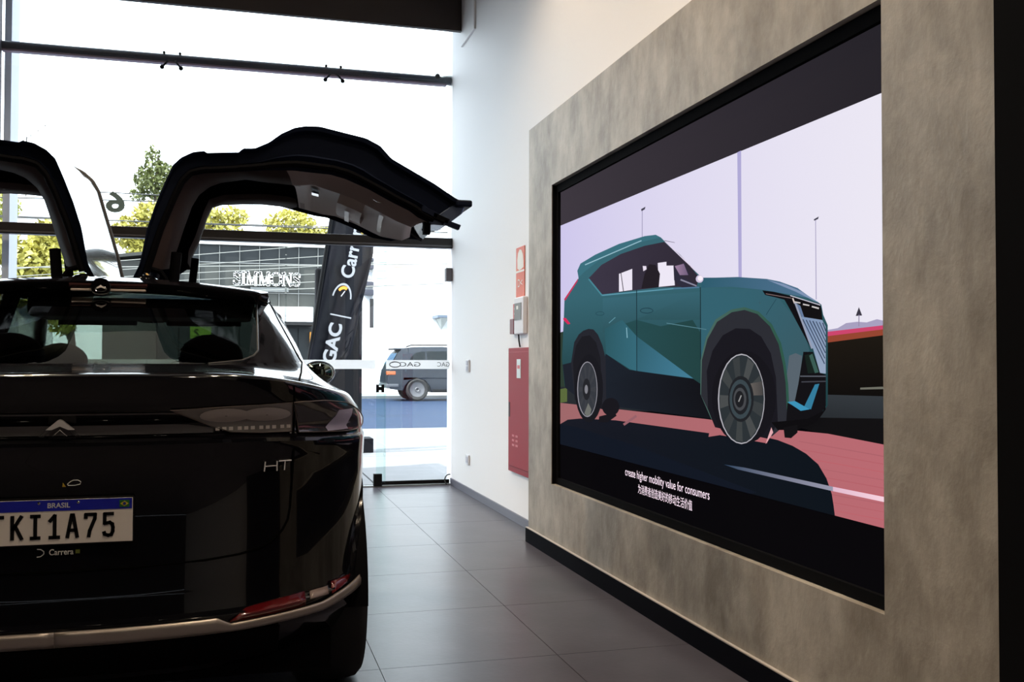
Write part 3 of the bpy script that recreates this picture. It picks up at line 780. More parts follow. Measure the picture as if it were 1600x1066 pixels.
'2.974,1.345,2.897,1.253,2.892,1.254,2.968,1.347|58,72,96',
'2.953,1.343,2.896,1.271,2.891,1.272,2.948,1.344|58,72,96',
'2.933,1.34,2.896,1.29,2.891,1.291,2.928,1.341|58,72,96',
'2.914,1.337,2.896,1.308,2.89,1.309,2.908,1.338|58,72,96',
'3.03,1.24,2.97,1.239,2.928,1.167,2.894,1.161,2.895,1.057,2.918,1.034,3.004,1.006,3.144,0.986,3.135,1.056,3.093,1.048,3.063,1.127|18,17,21',
'3.022,1.228,2.97,1.235,2.932,1.169,3.002,1.164|22,34,30',
'2.994,1.226,2.974,1.233,2.936,1.169,2.959,1.166|58,92,84',
'3.051,1.152,2.894,1.154,2.894,1.158,3.051,1.156|92,96,106',
'3.043,1.132,2.894,1.137,2.895,1.141,3.043,1.136|66,68,76',
'3.027,1.047,2.959,1.127,2.932,1.13,2.984,1.04|52,124,156',
'3.135,1.06,3.085,1.065,2.991,1.04,3.048,1.032|60,146,184',
'3.144,0.991,3.004,1.006,2.91,1.039,2.899,1.061,2.895,1.044,2.949,0.998,3.073,0.963,3.202,0.954,3.246,0.98|13,12,15',
'3.162,0.966,3.069,0.982,3.069,0.954,3.111,0.931,3.154,0.93|18,17,20',
'3.288,0.896,3.246,0.961,3.233,0.943,3.274,0.907|226,170,176',
'3.796,1.559,3.797,1.556,3.8,1.553,3.804,1.55,3.81,1.548,3.816,1.546,3.824,1.546,3.832,1.546,3.84,1.547,3.848,1.549,3.855,1.551,3.861,1.554,3.865,1.558,3.868,1.562,3.869,1.565,3.868,1.569,3.865,1.572,3.861,1.575,3.855,1.577,3.848,1.579,3.84,1.579,3.832,1.579,3.824,1.578,3.816,1.576,3.81,1.573,3.804,1.57,3.8,1.567,3.797,1.563|206,196,222',
'3.802,1.563,3.803,1.56,3.804,1.558,3.807,1.556,3.811,1.555,3.816,1.554,3.821,1.553,3.826,1.554,3.832,1.554,3.837,1.556,3.841,1.557,3.845,1.559,3.848,1.562,3.85,1.564,3.851,1.567,3.85,1.569,3.848,1.571,3.845,1.573,3.841,1.575,3.837,1.575,3.831,1.576,3.826,1.576,3.821,1.575,3.816,1.574,3.811,1.572,3.807,1.57,3.804,1.568,3.803,1.565|250,240,250']
def build_picture():
    vs, fs, cs = [], [], []
    for k, rec in enumerate(PIC):
        a, b = rec.split('|')
        n = [float(t) for t in a.split(',')]
        pts = list(zip(n[0::2], n[1::2]))
        c = [float(t) for t in b.split(',')]
        c0 = [lin(t) for t in c[:3]]
        g = None
        if len(c) > 3:
            p0, p1 = Vector(c[3:5]), Vector(c[5:7])
            c1 = [lin(t) for t in c[7:10]]
            g = (p0, p1 - p0, c1)
        x = PX + 0.010 - 0.00005 * k
        base = len(vs)
        for y, z in pts:
            vs.append((x, y, z))
            if g:
                t = max(0.0, min(1.0, (Vector((y, z)) - g[0]).dot(g[1]) / g[1].length_squared))
                cs.append([c0[i] + (g[2][i] - c0[i]) * t for i in range(3)] + [1])
            else:
                cs.append(c0 + [1])
        for t in tessellate_polygon([[Vector((p[0], p[1], 0)) for p in pts]]):
            a, b2, c2 = (Vector(vs[base + i]) for i in t)
            fs.append(tuple(base + i for i in (t if (b2 - a).cross(c2 - a).x < 0 else reversed(t))))
    me = bpy.data.meshes.new('video_picture')
    me.from_pydata(vs, [], fs)
    ca = me.color_attributes.new('Col', 'FLOAT_COLOR', 'POINT')
    for i, c in enumerate(cs):
        ca.data[i].color = c
    return link('video_picture', me, vmat('led_pixels', 1.0 / 2 ** EXPO), scr)
build_picture()
TS = lambda y, z: frame((PX - 0.004, y, z), (0, -1, 0), (0, 0, 1))
sub = mat('caption_pixels', (0.80, 0.66, 0.78, 1), 0.6, emit=1.0 / 2 ** EXPO)
def fit(o, y0, y1):
    ys = [v.co.y for v in o.data.vertices]
    a, b = min(ys), max(ys)
    for v in o.data.vertices:
        v.co.y = y0 + (v.co.y - a) * (y1 - y0) / (b - a)
fit(text('caption_lettering', 'create higher mobility value for consumers', 0.058, TS(4.2, 0.643), sub, scr), 3.736, 4.667)
fit(text('subtitle_translation', '为消费者创造美好的移动生活价值', 0.05, TS(4.2, 0.574), sub, scr), 3.90, 4.50)

# ------------------------------------------------------------------ street outside
pave = mat('forecourt_concrete', (0.165, 0.165, 0.175, 1), 0.7, noise=0.16, nscale=1.4, stretch=(1, 2.5, 1))
walk = mat('sidewalk_concrete', (0.17, 0.185, 0.20, 1), 0.8, noise=0.12, nscale=2)
asph = mat('bluish_asphalt', (0.009, 0.024, 0.060, 1), 0.8, spec=0.2, noise=0.25, nscale=1.2, stretch=(0.4, 1.6, 1))
fc = struct(box('forecourt', -26, 26, 9.62, 15.4, -0.2, -0.03, mat('joint_grey', (0.35, 0.35, 0.36, 1), 0.9)), 'bright concrete forecourt outside the glass')
slab_me = None
for i in range(-6, 6):
    for j in range(2):
        if slab_me is None:
            slab_me = bpy.data.meshes.new('slab')
            v, f = box_data(0, 3.98, 0, 2.87, -0.03, 0.012)
            slab_me.from_pydata(v, [], f)
            slab_me.materials.append(pave)
        o = bpy.data.objects.new('slab', slab_me)
        COL.objects.link(o)
        o.location = (i * 4.0 + 1.3 - 0.9 * j, 9.63 + j * 2.885, -0.014)
        o.parent = fc
struct(box('threshold', -7, 2.3, YG + 0.052, 9.62, -0.2, -0.006, walk), 'threshold strip below the glass front')
struct(box('sidewalk_near', -40, 40, 15.4, 17.9, -0.25, -0.015, walk), 'grey pavement strip along the road')
struct(box('road', -60, 60, 17.9, 33.0, -0.3, -0.03, asph), 'bluish asphalt street')
struct(box('sidewalk_far', -60, 60, 33.0, 35.4, -0.3, 0.06, walk), 'far pavement in front of the shops')
struct(box('ground_far', -90, 90, 35.4, 120, -0.4, 0.0, walk), 'ground behind the far pavement')
# totem and feather flag
flag_grey = mat('totem_grey', (0.009, 0.0095, 0.012, 1), 0.7, spec=0.1)
tt = thing('totem', 'tall dark grey totem slab behind the feather flag', 'totem')
box('slab', 0.95, 1.572, 13.12, 13.27, 0.19, 2.45, flag_grey, tt, 0.03)
box('plinth', 0.90, 1.716, 13.02, 13.40, 0.0, 0.186, mat('plinth_dark', (0.010, 0.009, 0.012, 1), 0.7, spec=0.1), tt, 0.006)
ff = thing('feather_flag', 'black feather flag with white lettering leaning in front of the totem', 'flag')
def flag_cloth():
    # left and right edge (x, z) going down
    Ls = [(1.22, 3.62), (1.16, 3.35), (1.119, 3.106), (1.06, 2.72), (0.985, 2.21), (0.91, 1.70), (0.842, 1.25), (0.80, 0.80)]
    Rs = [(1.32, 3.66), (1.60, 3.45), (1.70, 3.13), (1.669, 2.616), (1.59, 2.24), (1.50, 1.86), (1.38, 1.30), (1.05, 0.78)]
    rows = []
    N = 16
    for i in range(43):
        t = i / 42 * (len(Ls) - 1)
        k = min(int(t), len(Ls) - 2)
        q = t - k
        a = (Ls[k][0] + (Ls[k + 1][0] - Ls[k][0]) * q, Ls[k][1] + (Ls[k + 1][1] - Ls[k][1]) * q)
        b = (Rs[k][0] + (Rs[k + 1][0] - Rs[k][0]) * q, Rs[k][1] + (Rs[k + 1][1] - Rs[k][1]) * q)
        row = []
        for j in range(N + 1):
            s = j / N
            x = a[0] + (b[0] - a[0]) * s
            z = a[1] + (b[1] - a[1]) * s
            y = 12.80 + 0.018 * math.sin(s * 14 + i * 0.10) + 0.03 * math.sin(i * 0.21 + s * 3) * s
            row.append((x, y, z))
        rows.append(row)
    return rows
fcl = mat('flag_navy', (0.0045, 0.005, 0.009, 1), 0.5, spec=0.15, noise=0.3, nscale=3)
grid('cloth', flag_cloth(), fcl, ff, 0.004)
grid('edge_sleeve', [[(x - 0.006, 12.80, z), (x + 0.035, 12.785, z)] for x, z in [(1.22, 3.62), (1.119, 3.106), (1.06, 2.72), (0.985, 2.21), (0.91, 1.70), (0.842, 1.25), (0.80, 0.80)]], black, ff, 0.01)
tube('pole', [(0.70, 12.80, 0.02), (0.78, 12.80, 0.70), (0.842, 12.80, 1.25), (0.985, 12.80, 2.21), (1.119, 12.80, 3.106), (1.20, 12.80, 3.55), (1.32, 12.80, 3.66)], 0.013, black, ff, 8)
box('foot', 0.50, 0.90, 12.6, 12.98, 0.0, 0.03, black, ff)
fl_w = mat('flag_white', (0.32, 0.33, 0.36, 1), 0.6)
dx, dz = 0.190, 0.982     # reading direction, upwards along the pole
FM = lambda x, z: frame((x, 12.735, z), (dx, 0, dz), (-dz, 0, dx))
text('lettering', 'GAC', 0.225, FM(1.15, 1.44), fl_w, ff, sx=1.12, bold=0.008)
text('lettering', 'Carrera', 0.235, FM(1.40, 2.66), fl_w, ff, sx=1.0, bold=0.006)
text('divider', '|', 0.30, FM(1.225, 1.80), fl_w, ff, sx=0.8)
def arc_logo(c, r, w, a0, a1, m, n=20, kx=1.0):
    rows = [[], []]
    for i in range(n + 1):
        a = math.radians(a0 + (a1 - a0) * i / n)
        for q, rr in ((0, r), (1, r - w)):
            lx, ly = rr * math.cos(a) * kx, rr * math.sin(a)
            rows[q].append((c[0] + lx * dx - ly * dz, 12.735, c[1] + lx * dz + ly * dx))
    return rows
grid('gauge_arc', arc_logo((1.255, 2.02), 0.125, 0.018, -85, 85, fl_w, kx=1.65), fl_w, ff)
grid('gauge_needle_arc', arc_logo((1.275, 2.07), 0.085, 0.03, -30, 60, None, kx=1.35), mat('flag_orange', (0.85, 0.33, 0.03, 1), 0.6), ff)
tube('gauge_needle', [(1.25, 12.735, 2.05), (1.30, 12.735, 2.12)], 0.008, fl_w, ff, 6)
text('tagline', 'veiculos', 0.06, FM(1.52, 2.93), mat('flag_yellow', (0.6, 0.42, 0.05, 1), 0.6), ff)

# ------------------------------------------------------------------ passing SUV in the street
sv = thing('passing_suv', 'grey blue SUV driving past on the street', 'car')
svp = mat('suv_paint', (0.009, 0.014, 0.024, 1), 0.35, coat=0.25, spec=0.3)
svg = mat('suv_glass', (0.006, 0.010, 0.012, 1), 0.25, spec=0.15)
X0, YN, YF = 4.46, 30.6, 32.45
low = [(0.0, 0.55), (0.02, 0.72), (0.06, 0.95), (0.16, 1.08), (0.6, 1.12), (1.6, 1.10), (2.75, 1.05), (3.3, 1.0), (4.1, 0.86), (4.36, 0.7), (4.4, 0.4), (4.2, 0.24),
       (3.95, 0.26), (3.9, 0.45), (3.75, 0.62), (3.5, 0.70), (3.25, 0.62), (3.10, 0.45), (3.05, 0.24), (1.40, 0.24), (1.34, 0.45), (1.2, 0.62), (0.95, 0.70), (0.70, 0.62), (0.56, 0.45), (0.5, 0.30), (0.1, 0.36)]
prism('body', [(X0 + a, b) for a, b in low], XZ, YN, YF, svp, sv, 0.05, True)
def cabin(poly, inset, name, m, parent):
    n = len(poly)
    vs = []
    for (a, b) in poly:
        t = max(0, (b - 1.05) / 0.62)
        vs.append((X0 + a, YN + 0.03 + inset * t, b))
    for (a, b) in poly:
        t = max(0, (b - 1.05) / 0.62)
        vs.append((X0 + a, YF - 0.03 - inset * t, b))
    tr_ = tessellate_polygon([[Vector((a, b, 0)) for a, b in poly]])
    fs = [tuple(t) for t in tr_] + [tuple(i + n for i in t) for t in tr_] + [(i, (i + 1) % n, n + (i + 1) % n, n + i) for i in range(n)]
    return mesh(name, vs, fs, m, parent, True, 30)
cabin([(0.10, 1.02), (0.20, 1.25), (0.38, 1.52), (0.50, 1.64), (0.9, 1.69), (1.8, 1.70), (2.4, 1.64), (3.25, 1.04)], 0.20, 'cabin', svp, sv)
def sidewin(poly, name):
    vs = [(X0 + a, YN + 0.018 + 0.20 * max(0, (b - 1.05) / 0.62), b) for a, b in poly]
    vs += [(x, y + 0.02, z) for x, y, z in vs]
    n = len(poly)
    tr_ = tessellate_polygon([[Vector((a, b, 0)) for a, b in poly]])
    return mesh(name, vs, [tuple(t) for t in tr_] + [(i, (i + 1) % n, n + (i + 1) % n, n + i) for i in range(n)], svg, sv)
sidewin([(0.62, 1.14), (0.78, 1.38), (0.95, 1.52), (1.22, 1.55), (1.22, 1.13)], 'quarter_window')
sidewin([(1.28, 1.13), (1.28, 1.555), (1.95, 1.56), (1.95, 1.12)], 'side_window')
sidewin([(2.02, 1.12), (2.02, 1.56), (2.35, 1.52), (2.95, 1.10)], 'side_window')
mesh('rear_window', [(X0 + 0.13, YN + 0.15, 1.15), (X0 + 0.33, YN + 0.25, 1.49), (X0 + 0.33, YF - 0.25, 1.49), (X0 + 0.13, YF - 0.15, 1.15)], [(0, 1, 2, 3)], mat('suv_rear_glass', (0.05, 0.12, 0.22, 1), 0.1), sv)
box('roof_spoiler', X0 + 0.26, X0 + 0.55, YN + 0.22, YF - 0.22, 1.60, 1.65, svp, sv, 0.01)
tube('roof_rail', [(X0 + 0.62, YN + 0.27, 1.69), (X0 + 0.8, YN + 0.26, 1.75), (X0 + 2.1, YN + 0.26, 1.755), (X0 + 2.35, YN + 0.27, 1.69)], 0.018, black, sv, 8)
box('tail_lamp', X0 - 0.005, X0 + 0.26, YN - 0.012, YN + 0.3, 0.80, 0.92, mat('suv_lamp', (0.45, 0.10, 0.03, 1), 0.2), sv, 0.02)
box('bumper_strip', X0 - 0.02, X0 + 0.35, YN - 0.015, YF, 0.42, 0.52, mat('suv_bumper', (0.08, 0.085, 0.10, 1), 0.5), sv, 0.02)
box('lower_cladding', X0 + 1.42, X0 + 3.0, YN - 0.012, YN + 0.05, 0.24, 0.34, black, sv)
box('door_line', X0 + 1.255, X0 + 1.262, YN - 0.004, YN + 0.01, 0.36, 1.06, black, sv)
box('door_handle', X0 + 1.40, X0 + 1.60, YN - 0.02, YN + 0.01, 0.93, 0.965, svp, sv)
rub = mat('rubber', (0.012, 0.012, 0.013, 1), 0.75)
for a in (0.95, 3.5):
    for yy in (YN + 0.10, YF - 0.10):
        sgn = -1 if yy < 31.5 else 1
        w = lathe('wheel', [(0.23, 0.0), (0.31, -0.02), (0.355, 0.02), (0.365, 0.10), (0.355, 0.19), (0.25, 0.21)], lambda p, q, s, a=a, yy=yy, sgn=sgn: (X0 + a + p, yy + sgn * (0.10 - s), 0.365 - 0.03 + q), rub, sv, 24)
        lathe('rim', [(0.02, 0.03), (0.06, 0.0), (0.08, 0.03), (0.19, 0.015), (0.235, 0.0), (0.24, 0.06)], lambda p, q, s, a=a, yy=yy, sgn=sgn: (X0 + a + p, yy + sgn * (0.11 - s), 0.365 - 0.03 + q), mat('suv_alloy', (0.10, 0.10, 0.11, 1), 0.5), w, 20)

# ------------------------------------------------------------------ buildings across the street
sb = thing('mattress_shop', 'two storey glass fronted shop with white serif sign and awning', 'building')
fac = mat('shop_facade', (0.022, 0.023, 0.024, 1), 0.5, noise=0.2, nscale=0.8)
mull = mat('mullion', (0.20, 0.205, 0.20, 1), 0.6)
box('wall', -2.95, 4.35, 38.2, 46, 0.0, 5.72, fac, sb)
box('parapet', -3.0, 4.40, 38.0, 38.2, 5.60, 5.82, mat('parapet_white', (0.75, 0.75, 0.72, 1), 0.6), sb)
pan_d = mat('shop_pane_dark', (0.022, 0.025, 0.027, 1), 0.4, spec=0.2)
pan_l = mat('shop_pane_pale', (0.065, 0.067, 0.062, 1), 0.5, spec=0.2)
for i in range(10):
    x = -2.95 + i * 0.725
    for (z0, z1, m) in ((4.95, 5.55, pan_d), (3.85, 4.90, pan_l), (2.95, 3.80, pan_d if i > 8 else pan_l)):
        box('pane', x + 0.02, x + 0.70, 38.13, 38.19, z0, z1, m, sb)
for i in range(11):
    box('mullion', -2.95 + i * 0.725 - 0.011, -2.95 + i * 0.725 + 0.011, 38.06, 38.195, 2.9, 5.58, mull, sb)
for z in (2.88, 3.80, 4.91):
    box('floor_band', -2.95, 4.35, 38.08, 38.195, z, z + 0.035, mull, sb)
sgn = mat('sign_letter', (0.95, 0.95, 0.95, 1), 0.5)
Sg = [[(0.92, 0.70), (0.90, 0.92)], [(0.90, 0.86), (0.7, 0.97), (0.45, 1.0), (0.2, 0.93), (0.1, 0.78), (0.18, 0.62), (0.5, 0.5)], [1.5, (0.25, 0.62), (0.75, 0.42)], [(0.5, 0.5), (0.85, 0.38), (0.93, 0.22), (0.8, 0.06), (0.5, 0.0), (0.25, 0.03), (0.08, 0.14)], [(0.08, 0.08), (0.06, 0.30)]]
Ig = [[1.7, (0.5, 0), (0.5, 1)], [0.7, (0.1, 0), (0.9, 0)], [0.7, (0.1, 1), (0.9, 1)]]
Mg = [[0.7, (0.12, 0), (0.14, 1)], [1.6, (0.16, 1), (0.5, 0.05)], [0.8, (0.5, 0.05), (0.84, 1)], [1.7, (0.86, 0), (0.86, 1)], [0.7, (0, 0), (0.26, 0)], [0.7, (0.72, 0), (1.0, 0)], [0.7, (0, 1), (0.2, 1)], [0.7, (0.8, 1), (1, 1)]]
Ng = [[0.8, (0.14, 0), (0.14, 1)], [1.6, (0.16, 1), (0.84, 0.02)], [0.8, (0.86, 0), (0.86, 1)], [0.7, (0, 0), (0.3, 0)], [0.7, (0, 1), (0.22, 1)], [0.7, (0.7, 1), (1.0, 1)]]
Og = [[1.0, (0.5, 0), (0.25, 0.05), (0.08, 0.25)], [1.7, (0.08, 0.25), (0.03, 0.5), (0.08, 0.75)], [1.0, (0.08, 0.75), (0.25, 0.95), (0.5, 1.0), (0.75, 0.95), (0.92, 0.75)], [1.7, (0.92, 0.75), (0.97, 0.5), (0.92, 0.25)], [1.0, (0.92, 0.25), (0.75, 0.05), (0.5, 0)]]
xs_ = -0.27
for g_, w_ in ((Sg, 0.29), (Ig, 0.19), (Mg, 0.47), (Mg, 0.47), (Og, 0.44), (Ng, 0.42), (Sg, 0.29)):
    strokes('sign_letter', g_, xs_, 4.10, w_ * 0.86, 0.47, 0.062, XZ, 37.88, 37.98, sgn, sb)
    xs_ += w_ * 0.96
box('sign_underline', 0.35, 1.75, 37.95, 38.05, 3.86, 4.02, mull, sb)
box('awning', 1.0, 2.62, 37.2, 38.18, 2.70, 3.26, mat('awning_white', (0.85, 0.84, 0.84, 1), 0.6), sb, 0.02)
box('awning_shadow_gap', 1.0, 2.62, 37.25, 38.18, 2.58, 2.69, alu_dark, sb)
for i in range(8):
    box('storefront_pane', -2.9 + i * 0.72, -2.22 + i * 0.72, 38.10, 38.19, 0.2, 2.5, pan_d, sb)
box('orange_display', 2.55, 2.95, 37.9, 38.09, 1.75, 2.35, mat('shop_orange', (0.75, 0.30, 0.03, 1), 0.5), sb)
box('shop_door', 3.0, 3.3, 37.9, 38.09, 0.1, 2.5, mat('shop_brown', (0.12, 0.05, 0.04, 1), 0.5), sb)
ps = thing('green_poster', 'bright yellow green poster seen through the car window', 'poster')
box('board', -1.75, -1.02, 37.0, 37.05, 2.05, 2.47, mat('poster_green', (0.10, 0.19, 0.004, 1), 0.5), ps)
text('poster_letter', 'S', 0.42, frame((-1.52, 36.98, 2.22), (1, 0, 0), (0, 0, 1)), black, ps)
box('stand', -1.42, -1.36, 37.0, 37.05, 0.0, 2.05, alu_dark, ps)
wb = thing('white_building', 'sunlit white rendered building behind the passing SUV', 'building')
wht = mat('render_white', (0.92, 0.92, 0.91, 1), 0.8, noise=0.03, nscale=1)
box('wall', 4.84, 16, 37.0, 46, 0.0, 6.1, wht, wb)
box('recess', 4.50, 4.835, 37.4, 46, 0.0, 5.6, mat('recess_grey', (0.65, 0.67, 0.70, 1), 0.8), wb)
for (z0, z1) in ((5.05, 5.15), (4.75, 4.9), (4.1, 4.25), (3.75, 3.95)):
    box('louvre', 4.52, 4.84, 36.95, 37.39, z0, z1, mat('louvre_dark', (0.05, 0.05, 0.07, 1), 0.5), wb)
box('downpipe', 4.70, 4.835, 36.9, 36.99, 2.5, 3.6, alu_dark, wb)
box('canopy', 7.10, 8.6, 35.9, 36.99, 2.88, 2.98, mat('canopy_blue', (0.10, 0.13, 0.18, 1), 0.6), wb)
mesh('canopy_bracket', [(7.25, 36.98, 2.87), (7.55, 36.98, 2.87), (7.45, 36.98, 2.45), (7.25, 36.0, 2.87), (7.55, 36.0, 2.87)], [(0, 1, 2), (0, 3, 2), (1, 4, 2), (3, 4, 2), (0, 1, 4, 3)], mat('bracket', (0.35, 0.37, 0.36, 1), 0.7), wb)
box('name_strip', 5.6, 6.3, 36.96, 36.998, 4.83, 4.87, mat('strip_brown', (0.6, 0.38, 0.28, 1), 0.7), wb)
for k in range(8):
    box('grille_bar', 6.0 + 0.07 * k, 6.02 + 0.07 * k, 36.97, 36.998, 2.05, 2.35 + 0.02 * k, mat('grille_bar', (0.6, 0.6, 0.6, 1), 0.6), wb)
gb = thing('grey_shed', 'low grey shed roof between the trees and the shop', 'building')
box('wall', -4.95, -3.05, 39, 43, 0.0, 5.0, mat('shed_wall', (0.06, 0.06, 0.055, 1), 0.8), gb)
mesh('roof', [(-5.05, 38.7, 5.0), (-3.02, 38.7, 5.25), (-3.02, 43, 5.4), (-5.05, 43, 5.15), (-5.05, 38.7, 5.12), (-3.02, 38.7, 5.37), (-3.02, 43, 5.52), (-5.05, 43, 5.27)], [(0, 1, 2, 3), (4, 5, 6, 7), (0, 1, 5, 4), (1, 2, 6, 5), (2, 3, 7, 6), (3, 0, 4, 7)], mat('shed_roof', (0.04, 0.04, 0.038, 1), 0.8), gb)
lw = thing('tower_block', 'pale house with small dark windows behind the left trees', 'building')
box('wall', -22, -10.2, 52, 60, 0, 9.3, wht, lw)
for i in range(3):
    for j in range(4):
        box('window', -20.5 + i * 1.5, -19.9 + i * 1.5 + 0.2, 51.95, 51.998, 5.2 + j * 0.95, 5.7 + j * 0.95, alu_dark, lw)
for i in range(4):
    box('window', -14.6 + i * 1.1, -14.2 + i * 1.1, 51.95, 51.998, 7.6 - 0.2 * i, 8.1 - 0.2 * i, alu_dark, lw)

# ------------------------------------------------------------------ trees: crown of leaf clumps on a trunk
leafm = {}
def leaf_mat(k):
    if k not in leafm:
        c = [(0.27, 0.28, 0.04, 1), (0.085, 0.10, 0.022, 1), (0.42, 0.38, 0.08, 1)][k]
        m = mat('leaf_%s' % ('olive', 'deep', 'lime')[k], c, 0.6, noise=0.35, nscale=1.5)
        leafm[k] = m
    return leafm[k]
bark = mat('bark', (0.08, 0.06, 0.045, 1), 0.9)
def tree(label, x, y, blobs, k, n, size, trunk=True):
    t = thing('tree', label, 'tree', 'trees across the street')
    vs, fs = [], []
    wts = [b[3] * b[4] * b[5] for b in blobs]
    for _ in range(n):
        bx = rnd.choices(blobs, wts)[0]
        while True:
            p = Vector((rnd.uniform(-1, 1), rnd.uniform(-1, 1), rnd.uniform(-1, 1)))
            if 0.25 < p.length < 1:
                break
        c = Vector((x + bx[0] + p.x * bx[3], y + bx[1] + p.y * bx[4], bx[2] + p.z * bx[5]))
        a = Vector((rnd.gauss(0, 1), rnd.gauss(0, 1), rnd.gauss(0, 1))).normalized()
        b = a.cross(Vector((rnd.gauss(0, 1), rnd.gauss(0, 1), rnd.gauss(0, 1)))).normalized()
        s = size * rnd.uniform(0.6, 1.3)
        i = len(vs)
        vs += [c - a * s, c - b * s * 0.5, c + a * s, c + b * s * 0.5]
        fs.append((i, i + 1, i + 2, i + 3))
    me = bpy.data.meshes.new('foliage')
    me.from_pydata([tuple(v) for v in vs], [], fs)
    fo = link('foliage', me, leaf_mat(k), t)
    fo['kind'] = 'stuff'
    zc = max(b[2] for b in blobs)
    if trunk:
        tube('trunk', [(x, y, 0), (x + 0.1, y, zc * 0.4), (x - 0.05, y, zc * 0.8), (x, y, zc)], [0.16, 0.13, 0.09, 0.04], bark, t, 8)
        for q in blobs[:5]:
            tube('branch', [(x, y, zc * 0.45), (x + q[0] * 0.5, y + q[1] * 0.5, q[2] * 0.8), (x + q[0], y + q[1], q[2])], [0.07, 0.05, 0.02], bark, t, 6)
    return t
tree('small round crowned tree standing up against the white sky', -4.15, 53, [(0.0, 0, 10.5, 1.15, 1.0, 1.0), (-0.3, 0, 11.8, 0.42, 0.4, 0.5), (-0.9, 0, 9.7, 0.5, 0.5, 0.35), (0.75, 0.2, 9.9, 0.5, 0.5, 0.4)], 1, 1700, 0.13)
tree('leafy lime tree filling the view under the left gull wing door', -8.2, 40, [(-1.0, 0, 5.6, 1.3, 0.9, 0.9), (0.9, 0, 4.9, 1.3, 0.9, 0.9), (1.4, 0, 6.0, 0.9, 0.8, 0.6), (0, 0, 3.6, 2.0, 0.9, 0.8)], 2, 5200, 0.17)
tree('olive green tree at the far left behind the car roof', -12.3, 40, [(0, 0, 5.0, 1.5, 1.0, 1.5), (0.5, 0, 6.2, 1.0, 0.9, 0.7), (0.3, 0, 3.4, 1.6, 0.9, 0.9)], 0, 4200, 0.17)
tree('lime tree top between the two gull wing doors', -4.2, 47.5, [(-0.6, 0, 7.1, 1.0, 0.8, 0.8), (0.3, 0, 8.0, 0.9, 0.8, 0.6), (0.3, 0, 6.2, 1.2, 0.8, 0.5)], 2, 2200, 0.15)
tree('sparse lime tree top above the shop parapet on its left', -1.3, 49, [(-0.5, 0, 8.2, 1.0, 0.8, 0.7), (0.6, 0, 7.3, 1.0, 0.8, 0.6), (-0.4, 0, 6.6, 1.4, 0.8, 0.6), (0.9, 0, 8.2, 0.8, 0.7, 0.5)], 2, 2200, 0.15)
tree('sparse lime tree top above the shop parapet near the flag', 3.0, 51, [(-0.6, 0, 8.2, 1.4, 0.8, 0.8), (0.7, 0, 7.4, 1.4, 0.8, 0.8), (-0.6, 0, 7.0, 1.4, 0.8, 0.6)], 2, 2400, 0.15)
tree('olive tree top showing through the left door opening', -11.2, 47.5, [(-0.6, 0, 8.2, 0.9, 0.8, 0.5), (0.8, 0, 8.0, 1.0, 0.8, 0.7), (0, 0, 7.4, 1.6, 0.8, 0.6)], 0, 1500, 0.13)
tree('low hedge tree beside the grey shed', -5.8, 37.2, [(-0.2, 0, 3.0, 0.6, 0.6, 0.9), (0.0, 0, 4.4, 0.5, 0.5, 0.6)], 0, 1200, 0.13)
# ------------------------------------------------------------------ overhead lines and aerial
wire = mat('wire_dark', (0.05, 0.05, 0.05, 1), 0.7)
wirel = mat('wire_pale', (0.24, 0.24, 0.22, 1), 0.7)
cabs = [(7.15, 7.10, 0.02, 36, 0), (6.72, 7.05, 0.022, 35.5, 0), (6.15, 6.17, 0.025, 35.8, 0), (6.02, 6.2, 0.016, 35.2, 0),
        (4.05, 5.9, 0.014, 33.4, 1), (3.85, 5.45, 0.014, 33.6, 1), (3.7, 5.05, 0.016, 33.8, 1), (3.55, 4.75, 0.014, 34.0, 1), (3.3, 4.5, 0.016, 34.2, 1), (3.25, 4.2, 0.02, 34.4, 1), (4.3, 4.9, 0.02, 34.6, 1)]
ORD = ['uppermost', 'second', 'third', 'fourth', 'fifth', 'sixth', 'lowest']
nk = [0, 0]
for i, (z0, z1, r, y, k) in enumerate(cabs):
    path = [(-22 + 44 * t / 20, y, z0 + (z1 - z0) * ((-22 + 44 * t / 20) + 8) / 16 - 0.12 * math.sin(math.pi * t / 20)) for t in range(21)]
    lb = ('pale overhead cable in front of the shop, %s from the top at the flag' if k else 'dark overhead power line against the trees, %s from the top') % ORD[nk[k]]
    nk[k] += 1
    tag(tube('power_line', path, r, wirel if k else wire, None, 6), lb, 'cable', 'pale street cables' if k else 'dark street cables')
an = thing('roof_aerial', 'thin television aerial on the roof at upper left', 'aerial')
tube('mast', [(-10.9, 56, 9.3), (-10.9, 56, 13.0)], 0.03, alu_dark, an, 6)
tube('boom', [(-11.3, 56, 12.6), (-9.7, 56, 13.9)], 0.022, alu_dark, an, 6)
for k in range(4):
    tube('element', [(-11.1 + 0.35 * k, 55.6, 12.8 + 0.28 * k), (-10.95 + 0.35 * k, 56.4, 12.75 + 0.28 * k)], 0.016, alu_dark, an, 6)

# ------------------------------------------------------------------ showroom car, local frame: u right, v forward from the tail, w up
car = thing('black_car', 'glossy black SUV with both rear gull wing doors raised', 'car', None, (-0.498, 3.0, 0))
paint = mat('black_paint', (0.0035, 0.0035, 0.005, 1), 0.12, coat=0.7, spec=0.1)
gloss = mat('gloss_trim', (0.003, 0.003, 0.004, 1), 0.08, coat=0.5, spec=0.2)
seam = mat('panel_gap', (0.001, 0.001, 0.001, 1), 0.9, spec=0.05)
silver = mat('satin_silver', (0.42, 0.37, 0.33, 1), 0.38, metal=0.75)
carglass = glass('car_glass', (0.17, 0.20, 0.17, 1), 1.5)
NE = 2.6
